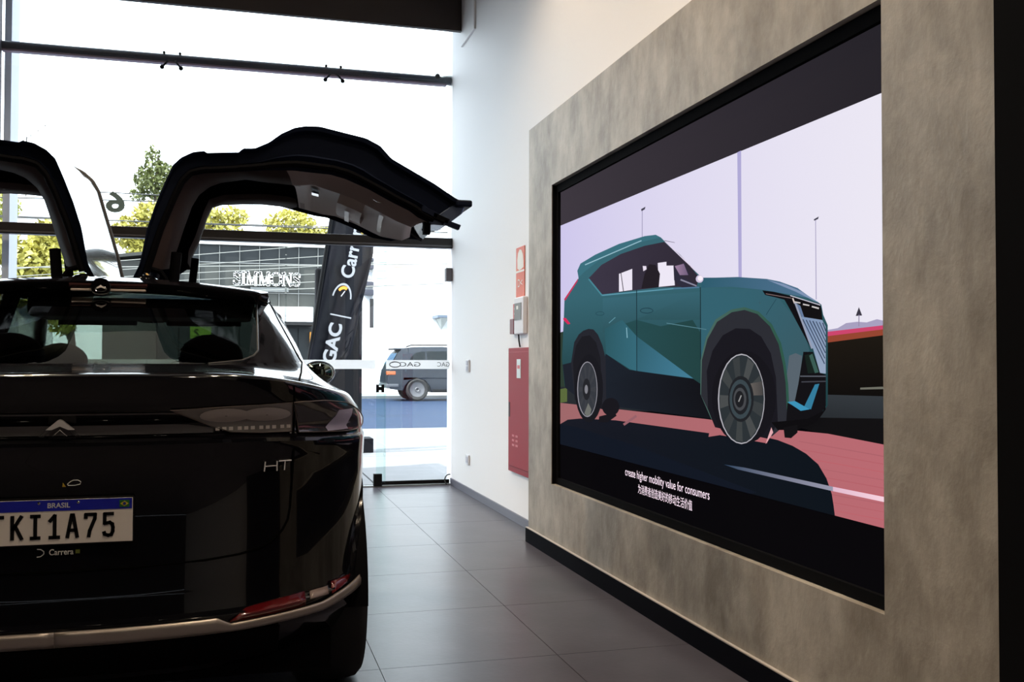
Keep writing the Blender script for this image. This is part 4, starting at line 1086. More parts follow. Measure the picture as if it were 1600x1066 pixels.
# rows: height at centre, height at side, tail position, half width, corner depth
ROWS = [(0.22, 0.24, 0.26, 0.87, 0.62), (0.30, 0.30, 0.13, 0.905, 0.68), (0.365, 0.365, 0.05, 0.93, 0.72), (0.392, 0.395, 0.028, 0.938, 0.73), (0.442, 0.46, 0.022, 0.942, 0.74), (0.452, 0.475, 0.05, 0.936, 0.74),
        (0.55, 0.56, 0.06, 0.938, 0.74), (0.64, 0.65, 0.07, 0.942, 0.74), (0.76, 0.76, 0.078, 0.946, 0.74), (0.88, 0.86, 0.07, 0.948, 0.74), (0.955, 0.93, 0.05, 0.948, 0.74), (0.975, 0.95, 0.075, 0.945, 0.74),
        (1.005, 0.975, 0.085, 0.943, 0.74), (1.04, 1.00, 0.06, 0.937, 0.74), (1.065, 1.022, 0.038, 0.928, 0.74), (1.10, 1.05, 0.02, 0.912, 0.74), (1.14, 1.078, 0.004, 0.89, 0.73), (1.158, 1.092, 0.002, 0.872, 0.72),
        (1.167, 1.106, 0.03, 0.842, 0.70), (1.176, 1.135, 0.09, 0.795, 0.66), (1.186, 1.17, 0.155, 0.755, 0.62), (1.194, 1.20, 0.20, 0.73, 0.60)]
def sm(t):
    t = max(0.0, min(1.0, t))
    return t * t * (3 - 2 * t)
VF, VE = 4.05, 4.90
def rowpt(r, s):
    wc, ws, v0, b, c = r
    k = sm((s - 0.25) / 0.65)
    w = wc + (ws - wc) * k
    if s <= 1:
        th = s * math.pi / 2
        u = b * math.sin(th) ** (2 / NE)
        v = v0 + c * (1 - max(0, math.cos(th)) ** (2 / NE))
        if s == 0:
            u = 0.0
    elif s <= 2:
        v = v0 + c + (VF - v0 - c) * (s - 1)
        u = b + 0.012 * math.sin(math.pi * (s - 1))
        w = ws - max(0, v - 3.6) * 0.10 * (ws > 0.9)
    else:
        th = (3 - s) * math.pi / 2
        u = b * math.sin(th) ** (2 / NE) if s < 3 else 0.0
        v = VF + (VE - v0 * 0.4 - VF) * max(0, math.cos(th)) ** (2 / NE)
        w = ws - 0.10 * max(0, v - 3.6) * (ws > 0.9) - 0.06 * (s - 2) * (ws > 0.9)
    return u, v, w
def cat(p0, p1, p2, p3, t):
    return tuple(0.5 * (2 * b + (c - a) * t + (2 * a - 5 * b + 4 * c - d) * t * t + (3 * b - a - 3 * c + d) * t ** 3) for a, b, c, d in zip(p0, p1, p2, p3))
FINE = []
for i in range(len(ROWS) - 1):
    a, b, c, d = ROWS[max(0, i - 1)], ROWS[i], ROWS[i + 1], ROWS[min(len(ROWS) - 1, i + 2)]
    for q in range(3):
        FINE.append(cat(a, b, c, d, q / 3))
FINE.append(ROWS[-1])
WH = [(0.82, 0.375), (3.755, 0.375)]
def wbot(v, s):
    z = 0.0 if s < 0.6 else 0.20
    for vc, zc in WH:
        d = abs(v - vc)
        if d < 0.425:
            z = max(z, zc + math.sqrt(0.425 ** 2 - d * d) * 1.0)
    return z
SCOL = [i / 26 for i in range(27)] + [1 + i / 90 for i in range(1, 91)] + [2 + i / 14 for i in range(1, 15)]
def body_grid():
    rows = []
    for r in FINE:
        row = []
        for s in SCOL:
            u, v, w = rowpt(r, s)
            if s > 0.7:
                wb_ = wbot(v, s)
                if w < wb_ and abs(v - 0.82) < 0.43 or w < wb_ and abs(v - 3.755) < 0.43:
                    w = wb_
            row.append((u, v, w))
        rows.append(row)
    return rows
def body_mesh():
    R = body_grid()
    n = len(SCOL)
    vs, fs = [], []
    for side in (1, -1):
        base = len(vs)
        for row in R:
            vs += [(p[0] * side, p[1], p[2]) for p in row]
        for i in range(len(R) - 1):
            for j in range(n - 1):
                q = (R[i][j], R[i][j + 1], R[i + 1][j + 1], R[i + 1][j])
                cv = sum(p[1] for p in q) / 4
                cw = sum(p[2] for p in q) / 4
                if 1.30 < cv < 2.35 and cw > 0.42 and SCOL[j] >= 1:
                    continue
                if max(p[2] for p in q) - min(p[2] for p in q) < 1e-5 and 1 < SCOL[j] < 2:
                    continue
                fs.append((base + i * n + j, base + i * n + j + 1, base + (i + 1) * n + j + 1, base + (i + 1) * n + j))
    me_o = mesh('body_shell', vs, fs, paint, car, True, 32)
    bm = bmesh.new()
    bm.from_mesh(me_o.data)
    bmesh.ops.remove_doubles(bm, verts=bm.verts, dist=0.0004)
    bmesh.ops.recalc_face_normals(bm, faces=bm.faces)
    for f in bm.faces:
        f.smooth = True
    bm.to_mesh(me_o.data)
    bm.free()
    return me_o
body = body_mesh()
def P(s, w):
    """point of the tail surface in column s at height w"""
    last = None
    for r in FINE:
        p = rowpt(r, s)
        if last and last[2] <= w <= p[2]:
            t = (w - last[2]) / max(1e-6, p[2] - last[2])
            return tuple(a + (b - a) * t for a, b in zip(last, p))
        last = p
    return last if w > last[2] else rowpt(FINE[0], s)
def D(u, w, off=0.004):
    """drape (u, w) on the tail with an outward offset"""
    sg = 1 if u >= 0 else -1
    a, b = 0.0, 1.0
    for _ in range(30):
        m = (a + b) / 2
        if P(m, w)[0] < abs(u):
            a = m
        else:
            b = m
    p = P(a, w)
    q = P(min(1, a + 0.02), w)
    q0 = P(max(0, a - 0.02), w)
    t = Vector((q[0] - q0[0], q[1] - q0[1], 0)).normalized()
    n = Vector((t.y, -t.x, 0))
    return (sg * (p[0] + n.x * off), p[1] + n.y * off, p[2])
def drape(name, us, lo, hi, m, parent, off=0.004, nw=4, thick=0.0, mirror=True, both=True):
    for sg in ((1, -1) if mirror else (1,)):
        rows = [[D(sg * u, lo(u) + (hi(u) - lo(u)) * k / nw, off) for u in us] for k in range(nw + 1)]
        o = grid(name, rows, m, parent, thick, 50)
    return o
def rng(a, b, n):
    return [a + (b - a) * i / n for i in range(n + 1)]
# silver bumper strip and reflectors
drape('bumper_strip', rng(0, 0.43, 10) + rng(0.436, 0.474, 3) + rng(0.48, 0.90, 22), lambda u: pl(u, (0.5, 0.396), (0.75, 0.405), (0.86, 0.428), (0.9, 0.44)), lambda u: pl(u, (0.434, 0.438), (0.472, 0.417), (0.75, 0.430), (0.86, 0.458), (0.9, 0.466)), silver, car, 0.012, 3, 0.01)
rl = mat('reflector_red', (0.10, 0.004, 0.006, 1), 0.15, coat=1)
drape('reflector', rng(0.472, 0.70, 10), lambda u: pl(u, (0.472, 0.419), (0.75, 0.432)), lambda u: pl(u, (0.472, 0.422), (0.52, 0.447), (0.7, 0.462)), rl, car, 0.003, 2, 0.006)
drape('reversing_lamp', rng(0.715, 0.775, 4), lambda u: 0.444, lambda u: 0.462, mat('reverse_lens', (0.22, 0.17, 0.16, 1), 0.2), car, 0.006, 2, 0.004)
drape('reflector', rng(0.79, 0.86, 4), lambda u: pl(u, (0.79, 0.440), (0.86, 0.462)), lambda u: 0.474, rl, car, 0.004, 2, 0.004)
drape('lower_valance', rng(0, 0.62, 10), lambda u: 0.25, lambda u: 0.385, blackm, car, 0.006, 3)
# light bar band and lamps
drape('light_bar', rng(0, 0.42, 12), lambda u: 0.985, lambda u: pl(u, (0.34, 1.013), (0.42, 1.0)), mat('bar_grey', (0.09, 0.082, 0.085, 1), 0.4), car, 0.002, 2)
drape('light_bar_edge', rng(0, 0.34, 12), lambda u: 1.044, lambda u: 1.049, mat('bar_edge', (0.10, 0.09, 0.09, 1), 0.3), car, 0.003, 1)
lens = mat('smoked_lens', (0.21, 0.19, 0.175, 1), 0.25, coat=0.8)
lens2 = mat('lamp_reflector', (0.55, 0.50, 0.46, 1), 0.35, metal=0.2)
for sg in (1, -1):
    li = grid('tail_lamp_inner', [[D(sg * u, pl(u, (0.30, 1.055), (0.415, 1.004), (0.47, 0.985), (0.655, 0.979)) + (pl(u, (0.30, 1.057), (0.45, 1.063), (0.655, 1.071)) - pl(u, (0.30, 1.055), (0.415, 1.004), (0.47, 0.985), (0.655, 0.979))) * k / 5, 0.006) for u in rng(0.30, 0.655, 20)] for k in range(6)], lens, car, 0, 60)
    for cu in (0.455, 0.575):
        pts = [(cu + 0.075 * math.cos(a), 1.035 + 0.024 * math.sin(a) * (1 if math.sin(a) > 0 else 0.8)) for a in [2 * math.pi * i / 20 for i in range(20)]]
        rows = [[D(sg * (cu + (p[0] - cu) * k), 1.035 + (p[1] - 1.035) * k, 0.0085 + 0.004 * (1 - k)) for p in pts] for k in (0.05, 0.5, 0.85, 1.0)]
        grid('lamp_bowl', rows, lens2, li, 0, 60, True)
    for k in range(11):
        u0 = 0.425 + 0.0195 * k + 0.006 * (k // 3)
        grid('led_cell', [[D(sg * u, w, 0.0085) for u in (u0, u0 + 0.012)] for w in (0.9905, 1.001)], mat('led_cell', (0.75, 0.68, 0.62, 1), 0.3), li)
    tube('lens_rim', [D(sg * u, w, 0.007) for u, w in [(0.30, 1.056), (0.45, 1.063), (0.655, 1.071), (0.655, 0.979), (0.56, 0.980), (0.47, 0.985), (0.415, 1.004)]], 0.0018, mat('rim_brown', (0.12, 0.09, 0.08, 1), 0.35), li, 6, True)
    def WP(s, w, off):
        p, q, q0 = P(s, w), P(min(1, s + 0.01), w), P(max(0, s - 0.01), w)
        t = Vector((q[0] - q0[0], q[1] - q0[1], 0)).normalized()
        return (sg * (p[0] + t.y * off), p[1] - t.x * off, p[2])
    def sfor(u, w):
        a, b = 0.0, 1.0
        for _ in range(30):
            m = (a + b) / 2
            if P(m, w)[0] < u:
                a = m
            else:
                b = m
        return a
    s0 = sfor(0.674, 1.02)
    ss = rng(s0, 0.90, 16)
    topf = lambda t: pl(t, (0, 1.073), (0.3, 1.075), (0.62, 1.062), (0.85, 1.03), (1, 1.0))
    botf = lambda t: pl(t, (0, 0.975), (0.5, 0.965), (0.75, 0.966), (0.92, 0.978), (1, 0.997))
    lo_ = grid('tail_lamp_outer', [[WP(s, botf(i / 16) + (topf(i / 16) - botf(i / 16)) * k / 5, 0.006) for i, s in enumerate(ss)] for k in range(6)], mat('outer_lens', (0.035, 0.030, 0.032, 1), 0.15, coat=1.0), car, 0, 60)
    grid('lamp_reflector', [[WP(s + d, w, 0.0085) for s in rng(ss[4], ss[8], 4)] for w, d in ((0.972, 0.0), (0.985, -0.01), (1.0, 0.01), (1.02, 0.045), (1.04, 0.075))], mat('lilac_reflector', (0.45, 0.42, 0.55, 1), 0.3), lo_)
    tube('lens_rim', [WP(s, botf(i / 16), 0.007) for i, s in enumerate(ss)] + [WP(s, topf(1 - i / 16), 0.007) for i, s in enumerate(reversed(ss))][1:], 0.0018, mat('rim_brown', (0.12, 0.09, 0.08, 1)), lo_, 6, True)
    # tailgate shut line
    tube('shut_line', [D(sg * u, w, 0.0005) for u, w in [(0.662, 1.125), (0.664, 1.08), (0.665, 1.0), (0.664, 0.92), (0.660, 0.82), (0.655, 0.74), (0.648, 0.70), (0.63, 0.668), (0.60, 0.64), (0.56, 0.622), (0.50, 0.61), (0.40, 0.602), (0.2, 0.596), (0.0, 0.594)]], 0.0038, seam, body, 6)
    tube('bumper_line', [D(sg * u, w, 0.0) for u, w in [(0.665, 0.93), (0.75, 0.90), (0.84, 0.87), (0.90, 0.83)]][:2], 0.002, seam, body, 6)
# badge, stickers, emblem
CM = lambda u, w, v: frame((u, v, w), (1, 0, 0), (0, 0, 1))
bad = mat('badge_silver', (0.95, 0.94, 0.93, 1), 0.4)
bb_ = D(0.61, 0.873)[1]
def onbody(off):
    return lambda p: Vector(D(p.x, p.z, off - (p.y)))
def strip(name, pts, w, m, parent, off=0.005):
    return tube(name, [D(u, z, off) for u, z in pts], w, m, parent, 6)
bg_ = strip('badge_letter', [(0.574, 0.889), (0.571, 0.858)], 0.0022, bad, car)
strip('badge_letter', [(0.610, 0.889), (0.610, 0.858)], 0.0022, bad, car)
strip('badge_letter', [(0.5725, 0.874), (0.610, 0.874)], 0.0016, bad, car)
strip('badge_letter', [(0.616, 0.888), (0.655, 0.888)], 0.0022, bad, car)
strip('badge_letter', [(0.635, 0.888), (0.633, 0.858)], 0.0022, bad, car)
em = prism('emblem', [(0.0, 1.034), (0.006, 1.031), (0.038, 1.003), (0.022, 1.003), (0.0, 1.013), (-0.022, 1.003), (-0.038, 1.003), (-0.006, 1.031)], XZ, 0.055, 0.072, mat('emblem_silver', (0.92, 0.88, 0.84, 1), 0.5), car, 0.001)
for s_ in (1, -1):
    tube('emblem_edge', [(s_ * 0.038, 0.058, 1.002), (s_ * 0.055, 0.058, 0.984), (s_ * 0.044, 0.058, 0.984), (s_ * 0.024, 0.058, 1.001)], 0.0012, mat('seal_grey', (0.03, 0.03, 0.032, 1), 0.4), em, 6)
tube('emblem_diamond', [(0.0, 0.058, 1.003), (0.020, 0.058, 0.984), (0.0, 0.058, 0.966), (-0.020, 0.058, 0.984)], 0.0018, bad, em, 6, True)
wt = mat('sticker_white', (0.92, 0.9, 0.85, 1), 0.5)
stk = strip('charge_sticker', [(0.020, 0.846), (0.028, 0.853), (0.036, 0.857), (0.048, 0.857), (0.056, 0.852), (0.054, 0.845), (0.040, 0.842), (0.022, 0.842), (0.020, 0.846)], 0.0012, wt, car)
mesh('sticker_triangle', [D(0.006, 0.838), D(0.016, 0.838), D(0.008, 0.851)], [(0, 1, 2)], mat('sticker_yellow', (0.55, 0.36, 0.03, 1), 0.5), stk)
dst = text('dealer_sticker', 'Carrera', 0.0235, CM(0.006, 0.651, 0.0), wt, car, post=onbody(0.003), bold=0.0004, sx=0.86)
strip('sticker_arc', [(-0.058, 0.640), (-0.048, 0.641), (-0.040, 0.648), (-0.040, 0.655), (-0.048, 0.661), (-0.058, 0.662)], 0.0014, wt, dst, 0.003)
mesh('sticker_flag', [D(0.044, 0.646), D(0.056, 0.646), D(0.056, 0.657), D(0.044, 0.657)], [(0, 1, 2, 3)], mat('flag_olive', (0.20, 0.24, 0.03, 1), 0.5), dst)
# licence plate
PV = 0.058
plate = prism('licence_plate', [(a, b) for a, b in [(-0.203, 0.678), (-0.198, 0.672), (0.198, 0.672), (0.203, 0.678), (0.203, 0.803), (0.198, 0.809), (-0.198, 0.809), (-0.203, 0.803)]], XZ, PV, PV + 0.012, black, car, 0.002)
box('plate_face', -0.199, 0.199, PV - 0.003, PV - 0.0002, 0.677, 0.804, mat('plate_white', (0.86, 0.80, 0.74, 1), 0.45), plate, 0.001)
box('plate_band', -0.197, 0.197, PV - 0.0042, PV - 0.0032, 0.772, 0.803, mat('plate_blue', (0.012, 0.018, 0.42, 1), 0.4), plate)
text('plate_country', 'BRASIL', 0.020, CM(0.0, 0.787, PV - 0.0048), mat('plate_lettering', (0.66, 0.66, 0.70, 1), 0.5), plate, bold=0.0004, sx=1.0)
GL = {'T': [[(0, 1), (1, 1)], [(0.5, 1), (0.5, 0)]], 'K': [[(0.08, 0), (0.08, 1)], [(0.95, 1), (0.12, 0.42)], [(0.35, 0.58), (1.0, 0)]], 'I': [[(0.5, 0), (0.5, 1)], [(0.1, 0), (0.9, 0)], [(0.1, 1), (0.9, 1)]],
      '1': [[(0.58, 0), (0.58, 1)], [(0.58, 1), (0.1, 0.76)], [(0.1, 0), (1.0, 0)]], 'A': [[(0, 0), (0.42, 1), (0.58, 1), (1, 0)], [(0.18, 0.30), (0.82, 0.30)]], '7': [[(0.0, 0.86), (0.0, 1), (0.96, 1), (0.92, 0.80), (0.42, 0.25), (0.32, 0)]],
      '5': [[(0.9, 1), (0.08, 1), (0.08, 0.56), (0.6, 0.60), (0.86, 0.52), (0.94, 0.36), (0.92, 0.18), (0.78, 0.03), (0.45, 0.0), (0.1, 0.05), (0.03, 0.14)]]}
for k_, ch in enumerate('TKI1A75'):
    strokes('plate_character', GL[ch], -0.158 + 0.0487 * k_ - 0.0130, 0.6965, 0.026, 0.062, 0.0098, XZ, PV - 0.0052, PV - 0.0034, black, plate)
def fitx(o, a, b, z0, z1):
    xs = [v.co.x for v in o.data.vertices]
    zs = [v.co.z for v in o.data.vertices]
    for v in o.data.vertices:
        v.co.x = a + (v.co.x - min(xs)) * (b - a) / (max(xs) - min(xs))
        v.co.z = z0 + (v.co.z - min(zs)) * (z1 - z0) / (max(zs) - min(zs))
fg = box('plate_flag', 0.163, 0.190, PV - 0.0052, PV - 0.0044, 0.777, 0.797, mat('flag_green', (0.02, 0.16, 0.03, 1), 0.5), plate)
prism('flag_diamond', [(0.165, 0.787), (0.1765, 0.795), (0.188, 0.787), (0.1765, 0.779)], XZ, PV - 0.006, PV - 0.0054, mat('flag_yellow_car', (0.62, 0.50, 0.03, 1), 0.5), plate)
prism('flag_disc', [(0.1765 + 0.0045 * math.cos(k * 0.524), 0.787 + 0.0045 * math.sin(k * 0.524)) for k in range(12)], XZ, PV - 0.0068, PV - 0.0062, mat('flag_blue_car', (0.02, 0.03, 0.25, 1), 0.5), plate)
for uu in (-0.052, 0.052):
    ell('plate_screw', (uu, PV - 0.0045, 0.795), (0.0045, 0.002, 0.0045), chrome, plate, 10, 6)
# ---- greenhouse
GR = [(1.194, 1.20, 0.20, 0.73, 0.60), (1.275, 1.275, 0.42, 0.708, 0.56), (1.37, 1.36, 0.68, 0.672, 0.50), (1.468, 1.45, 0.955, 0.625, 0.42)]
GF = []
for i in range(3):
    for q in range(5):
        GF.append(cat(GR[max(0, i - 1)], GR[i], GR[i + 1], GR[min(3, i + 2)], q / 5))
GF.append(GR[-1])
def gpt(k, s):
    return rowpt(GF[k], s)
def su(k, u):
    a, b = 0.0, 1.0
    for _ in range(30):
        m = (a + b) / 2
        if gpt(k, m)[0] < u:
            a = m
        else:
            b = m
    return a
NK = len(GF)
def gu(k):
    # half width of the rear glass for each row, lower corners rounded
    return pl(k, (0, 0.40), (1, 0.505), (2, 0.542), (3, 0.556), (NK - 2, 0.560), (NK - 1, 0.548))
rows = []
for k in range(NK):
    sg_ = su(k, gu(k))
    r_ = [gpt(k, sg_ * i / 16) for i in range(17)]
    rows.append([(-p[0], p[1] + 0.004, p[2]) for p in reversed(r_[1:])] + [(p[0], p[1] + 0.004, p[2]) for p in r_])
rw = grid('rear_window', rows, carglass, car, 0, 80)
for sg in (1, -1):
    rows = []
    for k in range(NK):
        sg_ = su(k, gu(k))
        rows.append([(sg * p[0], p[1], p[2]) for p in (gpt(k, sg_ + (su(k, pl(k, (0, 0.655), (NK - 1, 0.585))) - sg_) * i / 8) for i in range(9))])
    grid('rear_pillar_trim', rows, gloss, car, 0, 60)
    rows = []
    for k in range(NK):
        a = su(k, pl(k, (0, 0.655), (NK - 1, 0.585)))
        r_ = [gpt(k, a + (1 - a) * i / 12) for i in range(13)]
        e = r_[-1]
        for i in range(1, 9):
            v = e[1] + (1.27 - e[1]) * i / 8
            if e[1] < 1.27:
                r_.append((e[0] + 0.01 * i / 8, v, e[2]))
            else:
                r_.append(e)
        rows.append([(sg * p[0], p[1], p[2]) for p in r_])
    grid('rear_pillar', rows, paint, car, 0, 60)
    tube('window_seal', [(sg * q[0], q[1] - 0.002, q[2]) for q in (gpt(k, su(k, gu(k))) for k in range(NK))], 0.0035, mat('seal_grey', (0.03, 0.03, 0.032, 1), 0.4), rw, 6)
    tube('pillar_gap', [(sg * q[0], q[1], q[2]) for q in (gpt(k, su(k, pl(k, (0, 0.712), (NK - 1, 0.612)))) for k in range(NK - 1, -1, -1))] + [D(sg * 0.70, 1.165, 0.0), D(sg * 0.682, 1.14, 0.0), D(sg * 0.664, 1.10, 0.0)], 0.0032, seam, car, 6)
# roof header, spoiler, spine
def roofrow(v, w, b, drop):
    return [(b * t, v + 0.09 * t * t * (v < 1.0) * 0.6, w - drop * t * t) for t in rng(-1, 1, 24)]
grid('roof_header', [roofrow(0.945, 1.492, 0.60, 0.040), roofrow(1.0, 1.503, 0.605, 0.042), roofrow(1.12, 1.513, 0.61, 0.05), roofrow(1.24, 1.52, 0.615, 0.06)], paint, car, -0.02, 60)
sp = grid('roof_spoiler', [roofrow(0.93, 1.472, 0.598, 0.040), roofrow(0.905, 1.478, 0.598, 0.040), roofrow(0.90, 1.492, 0.60, 0.040), roofrow(0.96, 1.508, 0.60, 0.040), roofrow(1.02, 1.511, 0.60, 0.042)], gloss, car, 0.012, 60)
def camber(u):
    return 0.905 + 0.054 * (u / 0.6) ** 2 * 0 , 0
bl = box('high_brake_lamp', -0.105, 0.155, 0.885, 0.91, 1.462, 1.470, mat('brake_lens', (0.50, 0.42, 0.38, 1), 0.3), car, 0.002)
tube('lamp_housing', [(-0.11, 0.893, 1.483), (0.16, 0.893, 1.483)], 0.008, mat('brake_housing', (0.03, 0.012, 0.012, 1), 0.15, coat=1), car, 8)
hexo = prism('rear_camera_emblem', [(0.036 * math.cos(math.radians(30 * k)), 1.476 + 0.034 * math.sin(math.radians(30 * k))) for k in range(12)], XZ, 0.872, 0.93, gloss, car, 0.003)
prism('emblem_arrow', [(0.0, 1.483), (0.018, 1.468), (0.0, 1.474), (-0.018, 1.468)], XZ, 0.868, 0.8715, mat('emblem_silver', (0.8, 0.76, 0.72, 1)), hexo)
tube('emblem_ring', [(0.020 * math.cos(a), 0.870, 1.468 + 0.010 * math.sin(a)) for a in [2 * math.pi * i / 16 for i in range(16)]], 0.0014, chrome, hexo, 6, True)
tube('emblem_ring', [(0.028 * math.cos(a), 0.870, 1.458 + 0.010 * math.sin(a)) for a in [math.pi + math.pi * i / 10 for i in range(11)]], 0.0016, mat('seal_grey', (0.03, 0.03, 0.032, 1)), hexo, 6)
spine_pts = [(1.22, 1.518), (1.35, 1.533), (1.55, 1.553), (1.85, 1.583), (2.2, 1.605), (2.5, 1.615), (2.8, 1.612), (3.0, 1.60)]
grid('roof_spine', [[(0.095 * t, v, w - 0.012 * t * t) for t in rng(-1, 1, 8)] for v, w in spine_pts], paint, car, -0.03, 60)
grid('roof_front', [[(0.58 * t, v, w - 0.05 * t * t) for t in rng(-1, 1, 16)] for v, w in [(2.40, 1.603), (2.6, 1.606), (2.8, 1.603), (3.02, 1.585)]], paint, car, -0.03, 60)
wsg = glass('windscreen_glass', (0.72, 0.78, 0.74, 1), 1.45)
grid('windscreen', [[((0.56 + 0.20 * q) * t, 3.02 + 0.85 * q - 0.12 * t * t * q, 1.58 - 0.05 * t * t * (1 - q) - 0.50 * q) for t in rng(-1, 1, 12)] for q in rng(0, 1, 8)], wsg, car, 0, 80)
grid('bonnet', [[((0.80 - 0.10 * q) * t, 3.80 + 1.02 * q - 0.20 * t * t * q, 1.095 - 0.035 * t * t - 0.20 * q ** 2.2) for t in rng(-1, 1, 16)] for q in rng(0, 1, 10)], paint, car, 0, 60)
for sg in (1, -1):
    tube('front_pillar', [(sg * 0.575, 3.0, 1.545), (sg * 0.66, 3.4, 1.36), (sg * 0.76, 3.86, 1.08)], [0.035, 0.035, 0.03], paint, car, 10)
    tube('cant_rail', [(sg * 0.60, 2.36, 1.55), (sg * 0.585, 2.7, 1.56), (sg * 0.575, 3.02, 1.54)], 0.03, paint, car, 8)
    tube('centre_pillar', [(sg * 0.60, 2.38, 1.55), (sg * 0.70, 2.40, 1.25), (sg * 0.80, 2.42, 1.05), (sg * 0.86, 2.42, 0.42)], 0.04, blackm, car, 8)
    mesh('front_side_window', [(sg * 0.745, 2.42, 1.19), (sg * 0.745, 3.68, 1.17), (sg * 0.60, 3.05, 1.52), (sg * 0.61, 2.42, 1.53)], [(0, 1, 2, 3)], carglass, car)
    # mirrors
    mr = ell('door_mirror', (sg * 0.97, 3.22, 1.135), (0.105, 0.075, 0.078), paint, car, 20, 12)
    ell('mirror_glass', (sg * 0.972, 3.165, 1.133), (0.086, 0.025, 0.062), mat('mirror', (0.16, 0.20, 0.17, 1), 0.02, metal=1.0), mr, 20, 10)
    tube('mirror_arm', [(sg * 0.80, 3.26, 1.12), (sg * 0.90, 3.24, 1.10)], [0.028, 0.02], gloss, mr, 8)
# interior
trim = mat('cabin_dark', (0.012, 0.011, 0.011, 1), 0.7)
beige = mat('reflection_beige', (0.30, 0.20, 0.13, 1), 0.7)
box('cabin_floor', -0.78, 0.78, 0.55, 3.9, 0.30, 0.36, trim, car)
box('parcel_shelf', -0.62, 0.62, 0.40, 1.05, 1.10, 1.13, trim, car, 0.01)
box('beige_reflection_strip', -0.33, 0.22, 0.30, 0.41, 1.165, 1.185, beige, car, 0.005)  # beige strip stands for the warm reflection low on the rear window
def seat(u, v, lean, w0, cm, hw=0.25):
    st = box('seat', u - hw, u + hw, v - 0.05, v + 0.50, 0.40, 0.56, cm, car, 0.05)
    grid('seat_back', [[(u + hw * t * (1 - 0.18 * q), v - lean * q - 0.035 * (1 - t * t), 0.5 + w0 * q) for t in rng(-1, 1, 8)] for q in rng(0, 1, 8)], cm, st, 0.11, 60)
    ell('headrest', (u, v - lean - 0.03, 0.5 + w0 + 0.10), (0.13, 0.06, 0.095), cm, st, 16, 10)
    for s in (-0.05, 0.05):
        tube('headrest_post', [(u + s, v - lean, 0.45 + w0), (u + s, v - lean - 0.02, 0.5 + w0 + 0.05)], 0.007, chrome, st, 6)
for u in (-0.38, 0.38):
    seat(u, 1.50, 0.22, 0.62, trim, 0.27)
    seat(u, 2.62, 0.20, 0.60, trim)
box('headliner', -0.56, 0.56, 2.48, 3.02, 1.435, 1.535, trim, car, 0.02)
for sg in (1, -1):
    box('sun_visor', sg * 0.08, sg * 0.50, 3.03, 3.06, 1.41, 1.50, trim, car, 0.008)
box('dashboard', -0.74, 0.74, 3.30, 3.85, 0.70, 1.06, trim, car, 0.05)
lathe('steering_wheel', [(0.17, 0.0), (0.185, 0.012), (0.20, 0.0), (0.185, -0.012), (0.17, 0.0)], lambda p, q, s: (-0.38 + p, 3.18 + q * 0.35 + s, 0.98 + q * 0.93), trim, car, 24)
ell('rear_view_mirror', (0.0, 3.08, 1.46), (0.12, 0.02, 0.035), trim, car, 14, 8)
box('underbody', -0.80, 0.80, 0.35, 4.6, 0.17, 0.30, blackm, car)
for sg in (1, -1):
    for vc in (0.82, 3.755):
        # dark wheel housing
        rows = []
        for i in range(25):
            a = math.pi * i / 24
            rows.append([(sg * x, vc + 0.43 * math.cos(a), 0.36 + 0.43 * math.sin(a)) for x in (0.93, 0.62)])
        grid('wheel_housing', rows, blackm, car)
        wh = lathe('wheel', [(0.255, -0.10), (0.30, -0.122), (0.345, -0.124), (0.366, -0.105), (0.374, -0.06), (0.375, 0.0), (0.374, 0.06), (0.366, 0.105), (0.345, 0.124), (0.30, 0.122), (0.255, 0.10)], lambda p, q, s, vc=vc, sg=sg: (sg * (0.815 + s), vc + p, 0.376 + q), rub, car, 40)
        lathe('rim', [(0.255, -0.10), (0.24, 0.05), (0.262, 0.105), (0.25, 0.112)], lambda p, q, s, vc=vc, sg=sg: (sg * (0.815 + s), vc + p, 0.376 + q), mat('alloy', (0.45, 0.45, 0.47, 1)), wh, 32)
        sp_v, sp_f = [], []
        for k in range(5):
            a = 2 * math.pi * k / 5
            ca, sa = math.cos(a), math.sin(a)
            pts = []
            for r, h, d in ((0.02, 0.05, 0.075), (0.25, 0.035, 0.10)):
                for t in (-h, h):
                    for dd in (d, d - 0.03):
                        pts.append((sg * (0.815 + dd), vc + r * ca - t * sa, 0.376 + r * sa + t * ca))
            b_ = len(sp_v)
            sp_v += pts
            sp_f += [tuple(b_ + i for i in q) for q in ((0, 2, 6, 4), (1, 3, 7, 5), (0, 1, 5, 4), (2, 3, 7, 6), (4, 5, 7, 6), (0, 1, 3, 2))]
        mesh('spokes', sp_v, sp_f, mat('alloy', (0.45, 0.45, 0.47, 1)), wh)
# front lamps
for sg in (1, -1):
    box('headlamp', sg * 0.45, sg * 0.80, 4.55, 4.72, 0.78, 0.84, mat('headlamp_lens', (0.6, 0.6, 0.62, 1), 0.1), car, 0.02)

